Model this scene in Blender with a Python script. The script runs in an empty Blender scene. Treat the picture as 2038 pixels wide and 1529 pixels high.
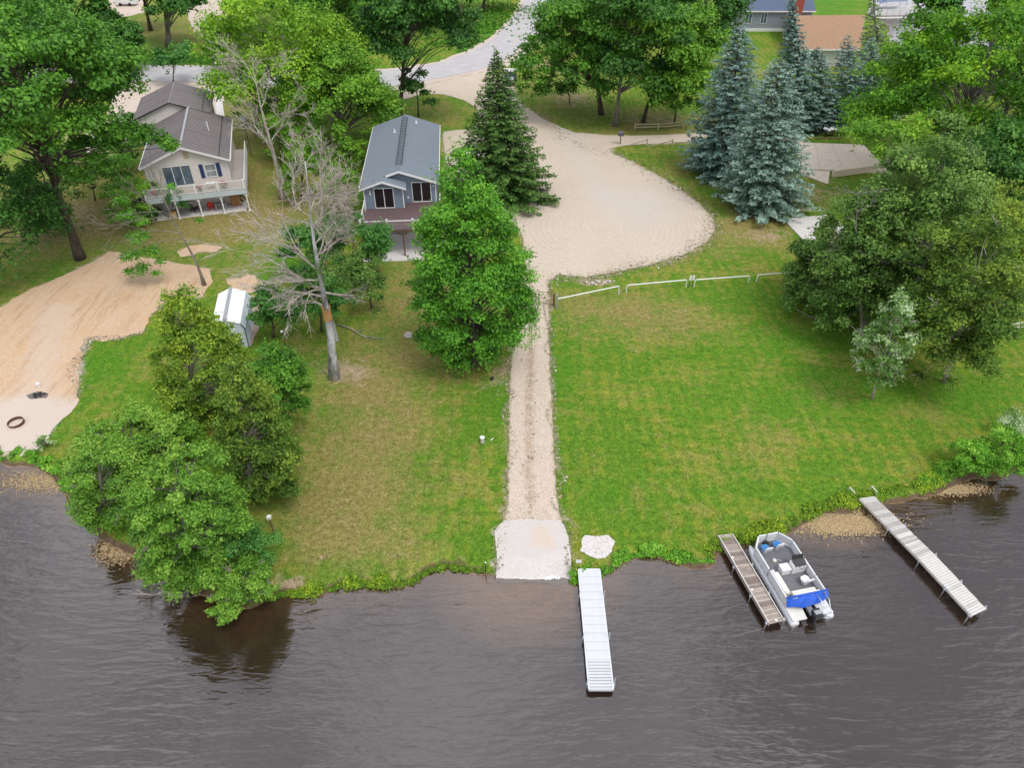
import bpy, math, random
import numpy as np
from mathutils import Vector, Matrix
from mathutils.geometry import delaunay_2d_cdt, tessellate_polygon

# ------------------------------------------------------------------ camera, sky, sun
scene = bpy.context.scene
COL = scene.collection
H = 33.0; PITCH = math.radians(39.0); FPX = 1412.0; CU, CV = 1019.0, 764.5
cd = bpy.data.cameras.new('camera'); cam = bpy.data.objects.new('camera', cd); COL.objects.link(cam)
cam.location = (0, 0, H); cam.rotation_euler = (math.radians(90) - PITCH, 0, 0)
cd.sensor_width = 36.0; cd.lens = 36.0 * FPX / 2038.0; cd.clip_end = 3000; cd.clip_start = 0.5
scene.camera = cam

SUN_EL, SUN_AZ = math.radians(60), math.radians(136)     # azimuth measured from +Y towards +X
w = bpy.data.worlds.new('World'); scene.world = w; w.use_nodes = True
nt = w.node_tree; nt.nodes.clear()
out = nt.nodes.new('ShaderNodeOutputWorld'); bg = nt.nodes.new('ShaderNodeBackground')
sky = nt.nodes.new('ShaderNodeTexSky'); sky.sky_type = 'NISHITA'; sky.sun_disc = False
sky.sun_elevation = SUN_EL; sky.sun_rotation = SUN_AZ; sky.dust_density = 3.0; sky.air_density = 1.0; sky.altitude = 200
tc = nt.nodes.new('ShaderNodeTexCoord'); cn = nt.nodes.new('ShaderNodeTexNoise')
cn.inputs['Scale'].default_value = 3.2; cn.inputs['Detail'].default_value = 2.5
cr = nt.nodes.new('ShaderNodeValToRGB'); cr.color_ramp.elements[0].position = .36; cr.color_ramp.elements[1].position = .60
cr.color_ramp.elements[0].color = (.34, .34, .34, 1); cr.color_ramp.elements[1].color = (.97, .97, .97, 1)
mx = nt.nodes.new('ShaderNodeMixRGB'); mx.inputs[2].default_value = (19.5, 19.7, 21.5, 1)
nt.links.new(tc.outputs['Generated'], cn.inputs['Vector']); nt.links.new(cn.outputs['Fac'], cr.inputs[0])
nt.links.new(cr.outputs[0], mx.inputs[0]); nt.links.new(sky.outputs[0], mx.inputs[1])
nt.links.new(mx.outputs[0], bg.inputs[0]); nt.links.new(bg.outputs[0], out.inputs[0])
bg.inputs[1].default_value = 0.055

sd = bpy.data.lights.new('sun', 'SUN'); sun = bpy.data.objects.new('sun', sd); COL.objects.link(sun)
sd.energy = 1.5; sd.angle = math.radians(24); sd.color = (1.0, .95, .87)
sdir = Vector((math.sin(SUN_AZ) * math.cos(SUN_EL), math.cos(SUN_AZ) * math.cos(SUN_EL), math.sin(SUN_EL)))
sun.rotation_euler = sdir.to_track_quat('Z', 'Y').to_euler(); sun.location = (0, 0, 80)
vs = scene.view_settings; vs.view_transform = 'Standard'; vs.look = 'None'; vs.gamma = 1; vs.use_curve_mapping = False
vs.exposure = 0.50
try:
    scene.cycles.max_bounces = 6; scene.cycles.transparent_max_bounces = 8
    scene.cycles.caustics_reflective = False; scene.cycles.caustics_refractive = False
except Exception: pass

R = math.radians
sp, cp = math.sin(PITCH), math.cos(PITCH)
def D(u, v):
    x = (u - CU) / FPX; y = -(v - CV) / FPX
    return (x, cp + y * sp, -sp + y * cp)
def G(u, v, z=0.0):                      # the point of a map pixel on the level z
    d = D(u, v); t = (H - z) / -d[2]; return Vector((d[0] * t, d[1] * t, z))
def P(u, v, Y):                          # the point above the line y = Y
    d = D(u, v); t = Y / d[1]; return Vector((d[0] * t, Y, H + d[2] * t))
def proj_np(x, y, z):
    f = np.maximum(y * cp - (z - H) * sp, .5); U = y * sp + (z - H) * cp
    return CU + FPX * x / f, CV - FPX * U / f
def depth(p): return p[1] * cp - (p[2] - H) * sp

# ------------------------------------------------------------------ objects
def thing(name, label, cat, loc=(0, 0, 0), rz=0, group=None):
    o = bpy.data.objects.new(name, None); COL.objects.link(o); o.empty_display_size = .3
    o.location = loc; o.rotation_euler = (0, 0, rz); o['label'] = label; o['category'] = cat
    if group: o['group'] = group
    return o
def tag(o, label, cat, group=None):
    o['label'] = label; o['category'] = cat
    if group: o['group'] = group
    return o
def copy_tree(o, parent=None):
    c = o.copy(); COL.objects.link(c)
    if parent is not None: c.parent = parent
    for ch in o.children: copy_tree(ch, c)
    return c
def link(name, me, parent=None, kind=None):
    o = bpy.data.objects.new(name, me); COL.objects.link(o)
    if parent is not None: o.parent = parent
    if kind: o['kind'] = kind
    return o

class MB:
    def __init__(s): s.v = []; s.f = []
    def add(s, vs, fs):
        n = len(s.v); s.v += [tuple(p) for p in vs]; s.f += [tuple(i + n for i in f) for f in fs]; return s
    def box(s, x0, x1, y0, y1, z0, z1):
        v = [(x, y, z) for z in (z0, z1) for y in (y0, y1) for x in (x0, x1)]
        return s.add(v, [(0, 2, 3, 1), (4, 5, 7, 6), (0, 1, 5, 4), (2, 6, 7, 3), (0, 4, 6, 2), (1, 3, 7, 5)])
    def obox(s, a, b, wd, ht):                       # bar from a to b, width wd, height ht
        a = Vector(a); b = Vector(b); t = (b - a).normalized()
        up = Vector((0, 0, 1)) if abs(t.z) < .95 else Vector((0, 1, 0))
        sd_ = t.cross(up).normalized(); u = sd_.cross(t).normalized()
        v = []
        for q in (a, b):
            for i, j in ((-1, -1), (1, -1), (1, 1), (-1, 1)): v.append(q + sd_ * i * wd / 2 + u * j * ht / 2)
        return s.add(v, [(0, 1, 2, 3), (7, 6, 5, 4), (0, 4, 5, 1), (1, 5, 6, 2), (2, 6, 7, 3), (3, 7, 4, 0)])
    def slab(s, pts, th, d=(0, 0, -1)):              # polygon of points thickened along d
        pts = [Vector(p) for p in pts]; d = Vector(d) * th; n = len(pts)
        v = pts + [p + d for p in pts]
        f = [tuple(range(n)), tuple(range(2 * n - 1, n - 1, -1))] + [(i, i + n, (i + 1) % n + n, (i + 1) % n) for i in range(n)]
        return s.add(v, f)
    def tube(s, pts, rs, n=6, cap=True, closed=False):
        pts = [Vector(p) for p in pts]
        if not hasattr(rs, '__len__'): rs = [rs] * len(pts)
        base = len(s.v); m = len(pts)
        for i, p in enumerate(pts):
            if closed: t = (pts[(i + 1) % m] - pts[i - 1]).normalized()
            else: t = (pts[min(i + 1, m - 1)] - pts[max(i - 1, 0)]).normalized()
            up = Vector((0, 0, 1)) if abs(t.z) < .9 else Vector((0, 1, 0))
            a = t.cross(up).normalized(); b = t.cross(a).normalized()
            for k in range(n):
                an = 2 * math.pi * (k + .5) / n; s.v.append(tuple(p + (a * math.cos(an) + b * math.sin(an)) * rs[i]))
        for i in range(m if closed else m - 1):
            j = (i + 1) % m
            for k in range(n):
                s.f.append((base + i * n + k, base + i * n + (k + 1) % n, base + j * n + (k + 1) % n, base + j * n + k))
        if cap and not closed:
            s.f.append(tuple(base + k for k in range(n))[::-1]); s.f.append(tuple(base + (m - 1) * n + k for k in range(n)))
        return s
    def cyl(s, x, y, z0, z1, r, n=12, r2=None):
        return s.tube([(x, y, z0), (x, y, z1)], [r, r if r2 is None else r2], n)
    def ball(s, c, r, n=8, sz=1, jit=0, rng=random):
        rings = max(4, n // 2 + 1); b = len(s.v); c = Vector(c)
        for i in range(rings + 1):
            th = math.pi * i / rings
            for k in range(n):
                ph = 2 * math.pi * k / n; q = r * (1 + rng.uniform(-jit, jit))
                s.v.append((c.x + q * math.sin(th) * math.cos(ph), c.y + q * math.sin(th) * math.sin(ph), c.z + q * sz * math.cos(th)))
        for i in range(rings):
            for k in range(n):
                s.f.append((b + i * n + k, b + (i + 1) * n + k, b + (i + 1) * n + (k + 1) % n, b + i * n + (k + 1) % n))
        return s
    def build(s, name, m, parent=None, kind=None, smooth=False):
        me = bpy.data.meshes.new(name); me.from_pydata(s.v, [], s.f); me.validate(); me.materials.append(m)
        if smooth:
            for p in me.polygons: p.use_smooth = True
        return link(name, me, parent, kind)
def np_mesh(name, V, Fq, m, attrs=None, smooth=False):
    me = bpy.data.meshes.new(name); n = len(V); k = Fq.shape[1]; nf = len(Fq)
    me.vertices.add(n); me.vertices.foreach_set('co', np.asarray(V, np.float32).ravel())
    me.loops.add(nf * k); me.loops.foreach_set('vertex_index', Fq.astype(np.int32).ravel())
    me.polygons.add(nf); me.polygons.foreach_set('loop_start', np.arange(0, nf * k, k, dtype=np.int32))
    me.polygons.foreach_set('loop_total', np.full(nf, k, np.int32))
    me.polygons.foreach_set('use_smooth', np.full(nf, smooth, bool))
    me.update(calc_edges=True)
    for an, (dom, arr) in (attrs or {}).items():
        at = me.attributes.new(an, 'FLOAT', dom); at.data.foreach_set('value', np.asarray(arr, np.float32))
    me.materials.append(m); return me

# ------------------------------------------------------------------ materials
class NT:
    def __init__(s, name):
        s.m = bpy.data.materials.new(name); s.m.use_nodes = True; s.t = s.m.node_tree; s.b = s.t.nodes['Principled BSDF']
        s.out = s.t.nodes['Material Output']
    def n(s, typ, **kw):
        nd = s.t.nodes.new('ShaderNode' + typ)
        for k, v in kw.items():
            if k.startswith('i_'): nd.inputs[k[2:].replace('_', ' ')].default_value = v
            else: setattr(nd, k, v)
        return nd
    def l(s, a, b): s.t.links.new(a, b)
    def coord(s, kind='Object', scale=(1, 1, 1), rot=(0, 0, 0)):
        c = s.n('TexCoord'); mp = s.n('Mapping'); mp.inputs['Scale'].default_value = scale; mp.inputs['Rotation'].default_value = rot
        s.l(c.outputs[kind], mp.inputs[0]); return mp.outputs[0]
    def noise(s, vec, scale, detail=4, rough=.55, dist=0):
        n = s.n('TexNoise'); n.inputs['Scale'].default_value = scale; n.inputs['Detail'].default_value = detail
        n.inputs['Roughness'].default_value = rough; n.inputs['Distortion'].default_value = dist
        s.l(vec, n.inputs['Vector']); return n.outputs['Fac']
    def ramp(s, fac, stops, interp='LINEAR'):
        r = s.n('ValToRGB'); cr = r.color_ramp; cr.interpolation = interp
        while len(cr.elements) < len(stops): cr.elements.new(.5)
        for e, (p, c) in zip(cr.elements, stops):
            e.position = p; e.color = (c, c, c, 1) if not hasattr(c, '__len__') else tuple(c) + (1,)
        s.l(fac, r.inputs[0]); return r.outputs[0]
    def mix(s, fac, a, b, mode='MIX'):
        x = s.n('MixRGB', blend_type=mode)
        for i, q in ((0, fac), (1, a), (2, b)):
            if hasattr(q, 'is_linked'): s.l(q, x.inputs[i])
            elif i == 0: x.inputs[0].default_value = q
            else: x.inputs[i].default_value = tuple(q) + (1,)
        return x.outputs[0]
    def math(s, op, a, b=0, clamp=False):
        x = s.n('Math', operation=op); x.use_clamp = clamp
        for i, q in ((0, a), (1, b)):
            if hasattr(q, 'is_linked'): s.l(q, x.inputs[i])
            else: x.inputs[i].default_value = q
        return x.outputs[0]
    def attr(s, name):
        a = s.n('Attribute', attribute_name=name); return a.outputs['Fac']
    def col(s, c): s.l(c, s.b.inputs['Base Color'])
    def bump(s, h, strength=.5, dist=.05):
        b = s.n('Bump'); b.inputs['Strength'].default_value = strength; b.inputs['Distance'].default_value = dist
        s.l(h, b.inputs['Height']); s.l(b.outputs[0], s.b.inputs['Normal']); return b
def simple(name, c, rough=.6, var=.25, scale=6, bump=.15, metal=0, stretch=(1, 1, 1), spec=.5):
    M = NT(name); v = M.coord('Object', stretch)
    n1 = M.noise(v, scale, 5); n2 = M.noise(v, scale * 9, 3)
    f = M.math('ADD', M.math('MULTIPLY', n1, .65), M.math('MULTIPLY', n2, .35))
    dark = tuple(q * (1 - var) for q in c); lite = tuple(min(1, q * (1 + var * .7)) for q in c)
    M.col(M.ramp(f, [(.3, dark), (.7, lite)])); M.b.inputs['Roughness'].default_value = rough
    M.b.inputs['Metallic'].default_value = metal; M.b.inputs['Specular IOR Level'].default_value = spec
    if bump: M.bump(f, bump, .02)
    return M.m
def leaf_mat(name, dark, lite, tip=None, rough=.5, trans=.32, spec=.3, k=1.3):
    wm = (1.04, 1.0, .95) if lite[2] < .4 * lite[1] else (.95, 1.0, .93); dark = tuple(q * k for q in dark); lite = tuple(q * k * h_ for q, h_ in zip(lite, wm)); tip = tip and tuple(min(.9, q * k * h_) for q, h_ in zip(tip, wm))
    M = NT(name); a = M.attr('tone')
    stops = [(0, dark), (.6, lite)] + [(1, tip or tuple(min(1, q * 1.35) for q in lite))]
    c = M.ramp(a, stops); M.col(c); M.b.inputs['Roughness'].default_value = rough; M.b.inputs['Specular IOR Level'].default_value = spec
    tr = M.n('BsdfTranslucent'); M.l(M.mix(.5, c, (.25, .4, .05), 'MULTIPLY'), tr.inputs[0]); M.l(c, tr.inputs[0])
    ms = M.n('MixShader'); ms.inputs[0].default_value = trans
    M.l(M.b.outputs[0], ms.inputs[1]); M.l(tr.outputs[0], ms.inputs[2]); M.l(ms.outputs[0], M.out.inputs[0])
    return M.m
def bark_mat(name, dark, lite, scale=3, stretch=(1, 1, .25)):
    M = NT(name); v = M.coord('Object', stretch); n = M.noise(v, scale, 6, .7, .4)
    M.col(M.ramp(n, [(.35, dark), (.62, lite)])); M.b.inputs['Roughness'].default_value = .9; M.bump(n, .6, .05); return M.m

def stripes(name, c, dark, period, axis=0, rough=.5, width=.12, var=.12):   # narrow dark lines across one local axis
    M = NT(name); v = M.coord('Object'); s_ = M.n('SeparateXYZ'); M.l(v, s_.inputs[0])
    fr = M.math('FRACT', M.math('DIVIDE', s_.outputs[axis], period)); e = M.math('LESS_THAN', fr, width)
    n1 = M.noise(v, 1.5, 5); n2 = M.noise(v, 22, 3)
    base = M.ramp(M.math('ADD', M.math('MULTIPLY', n1, .5), M.math('MULTIPLY', n2, .5)), [(.3, tuple(q * (1 - var) for q in c)), (.7, tuple(min(1, q * (1 + var)) for q in c))])
    M.col(M.mix(e, base, dark)); M.b.inputs['Roughness'].default_value = rough
    M.bump(M.math('SUBTRACT', n2, e), .3, .02); return M.m

m_white = simple('white_paint', (.72, .72, .72), .45, .06, 3, .05)
m_dockw = simple('white_dock_panel', (.55, .565, .59), .5, .10, 4, .05)
m_offwhite = simple('weathered_white', (.62, .62, .58), .6, .15, 3)
m_alum = simple('aluminium', (.72, .74, .77), .4, .06, 4, .05, .25)
m_silver = simple('silver_metal', (.55, .57, .6), .35, .12, 4, .05, .6)
m_black = simple('black_plastic', (.018, .018, .02), .45, .3, 8)
m_grey = simple('grey_plastic', (.3, .31, .33), .6, .15, 6)
m_blue = simple('blue_canvas', (.01, .09, .5), .7, .25, 5, .4)
m_blueseat = simple('blue_vinyl', (.03, .17, .42), .45, .15, 6)
m_seat = simple('cream_vinyl', (.62, .62, .58), .5, .1, 5)
m_carpet = simple('grey_carpet', (.15, .15, .165), .95, .2, 9, .3)
m_dark = simple('dark_void', (.02, .02, .022), .8, .2, 3)
m_wood = simple('weathered_wood', (.30, .25, .215), .85, .35, 4, .4, stretch=(1, 6, 1))
m_woodp = simple('pinkish_wood', (.36, .28, .25), .85, .3, 4, .4)
m_woodl = simple('pale_grey_wood', (.56, .54, .50), .85, .22, 2.3, .4)
m_woodb = simple('brown_wood', (.13, .08, .05), .85, .3, 4, .4)
m_deckb = simple('maroon_deck_board', (.135, .085, .088), .6, .2, 3, .3)
m_deckg = simple('grey_deck_board', (.40, .36, .33), .7, .2, 3, .3)
m_rust = simple('rusty_steel', (.11, .045, .035), .75, .4, 8, .4)
m_gate = simple('brown_gate_paint', (.14, .055, .04), .6, .2, 6)
m_cedarpost = simple('green_grey_post', (.30, .33, .26), .85, .25, 5, .4)
m_raillog = simple('tan_rail', (.42, .36, .24), .85, .25, 5, .4)
m_concrete = simple('pale_concrete', (.56, .54, .52), .85, .1, 2, .25)
m_concrete2 = simple('tan_concrete', (.72, .61, .50), .85, .12, 1.5, .25)
m_beige = simple('beige_siding', (.61, .575, .53), .6, .05, 3, .1)
m_bluewall = simple('blue_grey_siding', (.17, .215, .27), .6, .07, 3, .1)
m_greywall = simple('grey_siding', (.25, .28, .32), .6, .06, 3, .1)
m_roofb = stripes('brown_metal_roof', (.19, .17, .172), (.13, .115, .115), .30, 1, .5, .10)
m_roofbl = stripes('blue_grey_shingle', (.150, .180, .210), (.128, .155, .185), .24, 1, .9, .2, .13)
m_roofn = stripes('navy_shingle', (.085, .115, .18), (.06, .08, .13), .4, 1, .85, .15)
m_rooft = simple('tan_brown_shingle', (.31, .185, .105), .9, .3, 2.2, .3, stretch=(3, .6, 1))
m_brick = simple('red_brick', (.28, .07, .045), .9, .3, 10, .4)
m_navy = simple('navy_shutter', (.015, .035, .12), .5, .15, 5)
m_red = simple('red_plastic', (.45, .02, .015), .5, .2, 5)
m_orange = simple('orange_wood', (.5, .26, .08), .8, .25, 4, .4)
m_stone = simple('pale_stone', (.50, .47, .43), .9, .25, 5, .5)
m_char = simple('charcoal', (.03, .03, .035), .9, .5, 8, .5)
m_pinkfl = simple('pink_petals', (.6, .12, .2), .7, .5, 30)
m_green = simple('green_foliage', (.04, .13, .03), .7, .4, 20)
m_vinyl = simple('white_sheet_metal', (.80, .81, .83), .4, .04, 2, .05)
m_palewall = simple('pale_blue_panel', (.60, .66, .74), .45, .05, 3, .05)
m_latt = simple('blue_grey_fascia', (.46, .53, .56), .6, .1, 3)
def glass_mat(name, c, rough=.05):
    M = NT(name); v = M.coord('Object'); n = M.noise(v, 1.3, 3)
    M.col(M.ramp(n, [(.35, tuple(q * .6 for q in c)), (.7, tuple(q * 1.3 for q in c))]))
    M.b.inputs['Roughness'].default_value = rough; M.b.inputs['Specular IOR Level'].default_value = .8; return M.m
m_glassd = glass_mat('dark_glass', (.006, .006, .009)); m_glassb = glass_mat('window_glass', (.10, .14, .18)); m_glassg = glass_mat('screened_glass', (.22, .26, .25), .2)

b_dark = bark_mat('dark_bark', (.03, .022, .018), (.11, .085, .07))
b_grey = bark_mat('grey_bark', (.09, .08, .07), (.26, .23, .20))
b_pale = bark_mat('bleached_wood', (.24, .20, .17), (.55, .49, .43), 5)
b_birch = bark_mat('silver_bark', (.09, .08, .075), (.60, .60, .61), 1.6, (1, 1, .45))

L = {
 'maple': leaf_mat('maple_leaves', (.015, .062, .008), (.075, .215, .020), (.16, .36, .035)),
 'darkmaple': leaf_mat('dark_maple_leaves', (.012, .048, .010), (.048, .150, .022), (.11, .27, .035)),
 'front': leaf_mat('silver_maple_leaves', (.020, .085, .008), (.090, .275, .022), (.20, .45, .04)),
 'lime': leaf_mat('lime_leaves', (.040, .11, .008), (.145, .310, .018), (.28, .46, .035)),
 'lime2': leaf_mat('mid_green_leaves', (.030, .095, .010), (.115, .275, .022), (.23, .42, .035)),
 'right': leaf_mat('glossy_green_leaves', (.012, .056, .004), (.072, .215, .008), (.21, .39, .012)),
 'elm': leaf_mat('elm_leaves', (.018, .052, .010), (.090, .190, .032), (.22, .36, .08)),
 'poplar': leaf_mat('poplar_leaves', (.028, .09, .012), (.13, .27, .055), (.52, .62, .44), .4),
 'willow': leaf_mat('willow_leaves', (.028, .095, .010), (.125, .285, .030), (.27, .44, .07)),
 'cedar': leaf_mat('cedar_sprays', (.024, .066, .008), (.125, .240, .024), (.33, .44, .045), .7),
 'cedar2': leaf_mat('olive_cedar_sprays', (.018, .048, .008), (.090, .180, .024), (.24, .34, .045), .7),
 'norway': leaf_mat('spruce_needles', (.010, .034, .005), (.048, .120, .020), (.115, .22, .045), .7),
 'blue': leaf_mat('blue_spruce_needles', (.032, .060, .055), (.165, .245, .215), (.36, .47, .41), .7),
 'blue2': leaf_mat('dark_blue_spruce_needles', (.026, .052, .052), (.125, .200, .185), (.30, .41, .37), .7),
 'pine': leaf_mat('pine_needles', (.04, .06, .045), (.17, .21, .15), (.32, .37, .27), .7),
 'shrub': leaf_mat('shrub_leaves', (.012, .055, .012), (.055, .185, .032), (.13, .30, .06)),
 'shore': leaf_mat('shore_weeds', (.03, .085, .008), (.15, .27, .016), (.33, .44, .03), .6),
 'shoreg': leaf_mat('shore_bush_leaves', (.03, .11, .012), (.12, .33, .022), (.30, .52, .07), .6),
 'grass': leaf_mat('grass_tufts', (.06, .13, .012), (.15, .24, .025), (.42, .38, .12), .7),
}

# ------------------------------------------------------------------ ground, lake, roads
def px_poly(pts, z=0): return np.array([[G(u, v, z).x, G(u, v, z).y] for u, v in pts])
def sdf(Pt, poly):                       # signed distance, positive inside
    d2 = np.full(len(Pt), 1e18); ins = np.zeros(len(Pt), bool); n = len(poly)
    for i in range(n):
        a = poly[i]; b = poly[(i + 1) % n]; e = b - a; q = Pt - a
        t = np.clip((q @ e) / max(1e-9, e @ e), 0, 1); r = q - t[:, None] * e; d2 = np.minimum(d2, (r * r).sum(1))
        c = ((a[1] > Pt[:, 1]) != (b[1] > Pt[:, 1]))
        with np.errstate(divide='ignore', invalid='ignore'): xi = (b[0] - a[0]) * (Pt[:, 1] - a[1]) / (b[1] - a[1]) + a[0]
        ins ^= c & (Pt[:, 0] < xi)
    return np.where(ins, 1, -1) * np.sqrt(d2)
def vnoise(x, y, s, seed=0):             # cheap smooth value noise
    rs = np.random.RandomState(seed); T = rs.rand(256, 256); x = x / s + 37.3; y = y / s + 91.7
    xi = np.floor(x).astype(int); yi = np.floor(y).astype(int); fx = x - xi; fy = y - yi
    fx = fx * fx * (3 - 2 * fx); fy = fy * fy * (3 - 2 * fy)
    g = lambda a, b: T[a % 256, b % 256]
    return (g(xi, yi) * (1 - fx) + g(xi + 1, yi) * fx) * (1 - fy) + (g(xi, yi + 1) * (1 - fx) + g(xi + 1, yi + 1) * fx) * fy
WZ = -0.3
SHORE = [(-900, 905), (-200, 918), (0, 926), (60, 930), (105, 950), (140, 1000), (170, 1042), (215, 1082), (285, 1112), (335, 1158), (400, 1185), (440, 1205),
         (500, 1212), (535, 1195), (560, 1185), (600, 1188), (650, 1180), (700, 1165), (740, 1168), (790, 1170), (825, 1160), (850, 1143), (880, 1130), (930, 1137),
         (985, 1144), (1060, 1146), (1135, 1144), (1150, 1158), (1185, 1152), (1212, 1142), (1230, 1122), (1290, 1108), (1330, 1120), (1375, 1130), (1415, 1128), (1424, 1105),
         (1450, 1092), (1500, 1082), (1560, 1068), (1600, 1040), (1640, 1022), (1700, 1018), (1750, 1010), (1800, 1000), (1850, 988), (1885, 968), (1940, 952), (1985, 958), (2038, 925), (2200, 850), (2500, 780), (3200, 720)]
shore = px_poly(SHORE, WZ)
def wobble(poly, step=.25, amp=.1, seed=1, closed=True):
    out_ = []; n = len(poly)
    for i in range(n if closed else n - 1):
        a, b = poly[i], poly[(i + 1) % n]; L_ = np.linalg.norm(b - a); k = max(1, min(400, int(L_ / step)))
        for j in range(k): out_.append(a + (b - a) * j / k)
    q = np.array(out_); dx = vnoise(q[:, 0], q[:, 1], .9, seed) + .5 * vnoise(q[:, 0], q[:, 1], .35, seed + 1) - .75
    dy = vnoise(q[:, 0], q[:, 1], .9, seed + 2) + .5 * vnoise(q[:, 0], q[:, 1], .35, seed + 3) - .75
    q[:, 0] += dx * amp * 1.4; q[:, 1] += dy * amp * 1.4; return q
shore_w = np.vstack([wobble(shore[2:-2], .3, .22, 5, False), shore[-2:]])
lake_poly = np.vstack([[(-500, 33)], shore[:1], shore_w, [(600, 40), (600, -500), (-600, -500)]])
lake_poly[0] = (-600, shore[0][1])
pond_poly = px_poly([(1742, -14), (1752, 20), (1772, 60), (1782, 105), (1800, 128), (1900, 118), (2038, 100), (2400, 90), (2600, 20), (2600, -60), (1742, -60)], WZ)
ramp_px = [(1004, 1036), (1060, 1035), (1114, 1037), (1126, 1056), (1134, 1090), (1137, 1120), (1138, 1150), (1110, 1156), (1060, 1152), (1020, 1157), (984, 1150), (985, 1142), (990, 1100), (986, 1075), (983, 1060)]
ramp_poly = px_poly(ramp_px)

LOT = [(862, 165), (930, 150), (985, 138), (1003, 132), (1012, 130), (1016, 150), (1023, 172), (1036, 204), (1078, 234), (1110, 250), (1140, 262), (1200, 268), (1260, 270), (1330, 268), (1400, 264), (1480, 262), (1600, 270), (1600, 290), (1480, 282), (1385, 283),
       (1300, 287), (1240, 290), (1212, 297), (1222, 306), (1250, 318), (1300, 343), (1350, 373), (1392, 405), (1418, 432), (1425, 455), (1410, 480), (1368, 505), (1300, 526), (1230, 541), (1160, 553), (1112, 546), (1094, 560),
       (1094, 600), (1095, 640), (1092, 660), (1024, 660), (1034, 620), (1042, 580), (1046, 520), (1040, 470), (1020, 440), (960, 430), (905, 400), (890, 350), (884, 300), (880, 262), (905, 259), (940, 256), (955, 240), (948, 215), (925, 200), (885, 188), (842, 186), (800, 200), (790, 180), (850, 168)]
DRIVE = [(1026, 655), (1091, 655), (1095, 700), (1097, 760), (1099, 800), (1101, 850), (1103, 900), (1106, 950), (1110, 1000), (1120, 1040), (1121, 1052), (1000, 1052), (1004, 1040), (1010, 1000), (1010, 950), (1011, 900), (1012, 850), (1013, 800), (1014, 750), (1018, 700)]
SAND0 = [(-700, 800), (0, 612), (120, 552), (215, 502), (418, 535), (400, 592), (300, 625), (245, 672), (178, 672), (152, 785), (112, 850), (62, 905), (-900, 890)]
EDGES = [LOT, DRIVE, ramp_px, SAND0]
def axis(lo, a, b, hi, s, g):
    mid = list(np.arange(a, b, s)); r = []; x = b; st = s
    while x < hi: r.append(x); st *= g; x += st
    l_ = []; x = a - s; st = s
    while x > lo: l_.append(x); st *= g; x -= st
    return np.array(l_[::-1] + mid + r + [hi])
gx = axis(-600, -36, 36, 600, .36, 1.12); gy = axis(-60, 20, 60, 900, .32, 1.055)
XX, YY = np.meshgrid(gx, gy); gp = np.stack([XX.ravel(), YY.ravel()], 1)
dl = np.maximum(sdf(gp, lake_poly), sdf(gp, pond_poly))
def height(d, x, y):
    land = -.3 * np.clip((d + .9) / .9, 0, 1) ** 1.5
    z = np.where(d > 0, WZ - np.minimum(d * .28, 2.5), land)
    return z
gz = height(dl, gp[:, 0], gp[:, 1])
uu, vv = proj_np(gp[:, 0], gp[:, 1], np.zeros(len(gp)))
def blobs(lst):
    f = np.zeros(len(gp))
    for (u, v, ru, rv, a) in lst: f += a * np.exp(-(((uu - u) / ru) ** 2 + ((vv - v) / rv) ** 2))
    return f
dry = blobs([(740, 900, 150, 220, .42), (640, 1040, 120, 90, .25), (850, 640, 60, 60, .3), (100, 450, 160, 60, .3), (450, 440, 200, 40, .3), (760, 900, 110, 140, .30), (700, 1090, 150, 60, .35), (620, 960, 90, 120, .2), (720, 750, 90, 80, .35), (900, 720, 120, 60, .30), (820, 560, 90, 90, .6),
             (1220, 620, 170, 45, .55), (1330, 650, 100, 40, .35), (1450, 480, 140, 45, .45), (1500, 420, 100, 50, .35), (1520, 440, 60, 30, .3), (1350, 330, 80, 50, .25), (1120, 200, 90, 50, .4), (1300, 250, 120, 30, .5), (1460, 300, 110, 60, .4),
             (120, 400, 180, 90, .65), (60, 560, 120, 50, .25), (450, 320, 120, 200, .55), (550, 400, 110, 60, .4), (330, 470, 120, 50, .35), (880, 225, 60, 30, .45), (560, 700, 60, 80, .25),
             (1400, 780, 60, 30, .12), (1640, 760, 60, 60, .15), (1540, 860, 60, 50, .2), (1480, 930, 80, 40, .15), (1200, 900, 60, 60, .08), (1250, 1010, 80, 40, .12), (300, 60, 160, 40, .5), (1100, 120, 60, 40, .35), (1850, 820, 60, 30, .2)])
bare = blobs([(690, 740, 60, 28, .75), (740, 840, 50, 60, .30), (960, 765, 60, 30, .35), (1180, 560, 45, 10, .9), (1520, 470, 55, 22, .6), (1570, 400, 70, 40, .35), (600, 690, 50, 50, .25), (1140, 195, 60, 25, .55), (1080, 130, 35, 18, .6),
              (1300, 235, 110, 20, .5), (1000, 735, 20, 40, .5), (490, 270, 30, 60, .45), (150, 300, 110, 50, .6), (160, 430, 90, 40, .5), (400, 500, 60, 12, .6), (580, 1165, 45, 22, .9), (650, 1110, 60, 20, .3), (800, 1100, 60, 24, .3), (1230, 1105, 30, 12, .35), (930, 1120, 40, 15, .3),
              (1450, 150, 120, 40, .5), (60, 480, 80, 50, .4), (940, 40, 25, 12, .7), (1250, 690, 50, 16, .25), (1380, 620, 60, 16, .25), (1560, 380, 40, 30, .4), (330, 1090, 40, 30, .5), (1720, 1040, 90, 24, .4), (1950, 970, 40, 18, .6), (1660, 380, 60, 40, .4), (1900, 330, 90, 60, .5), (1500, 290, 90, 60, .4), (850, 790, 40, 30, .2)])
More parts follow.
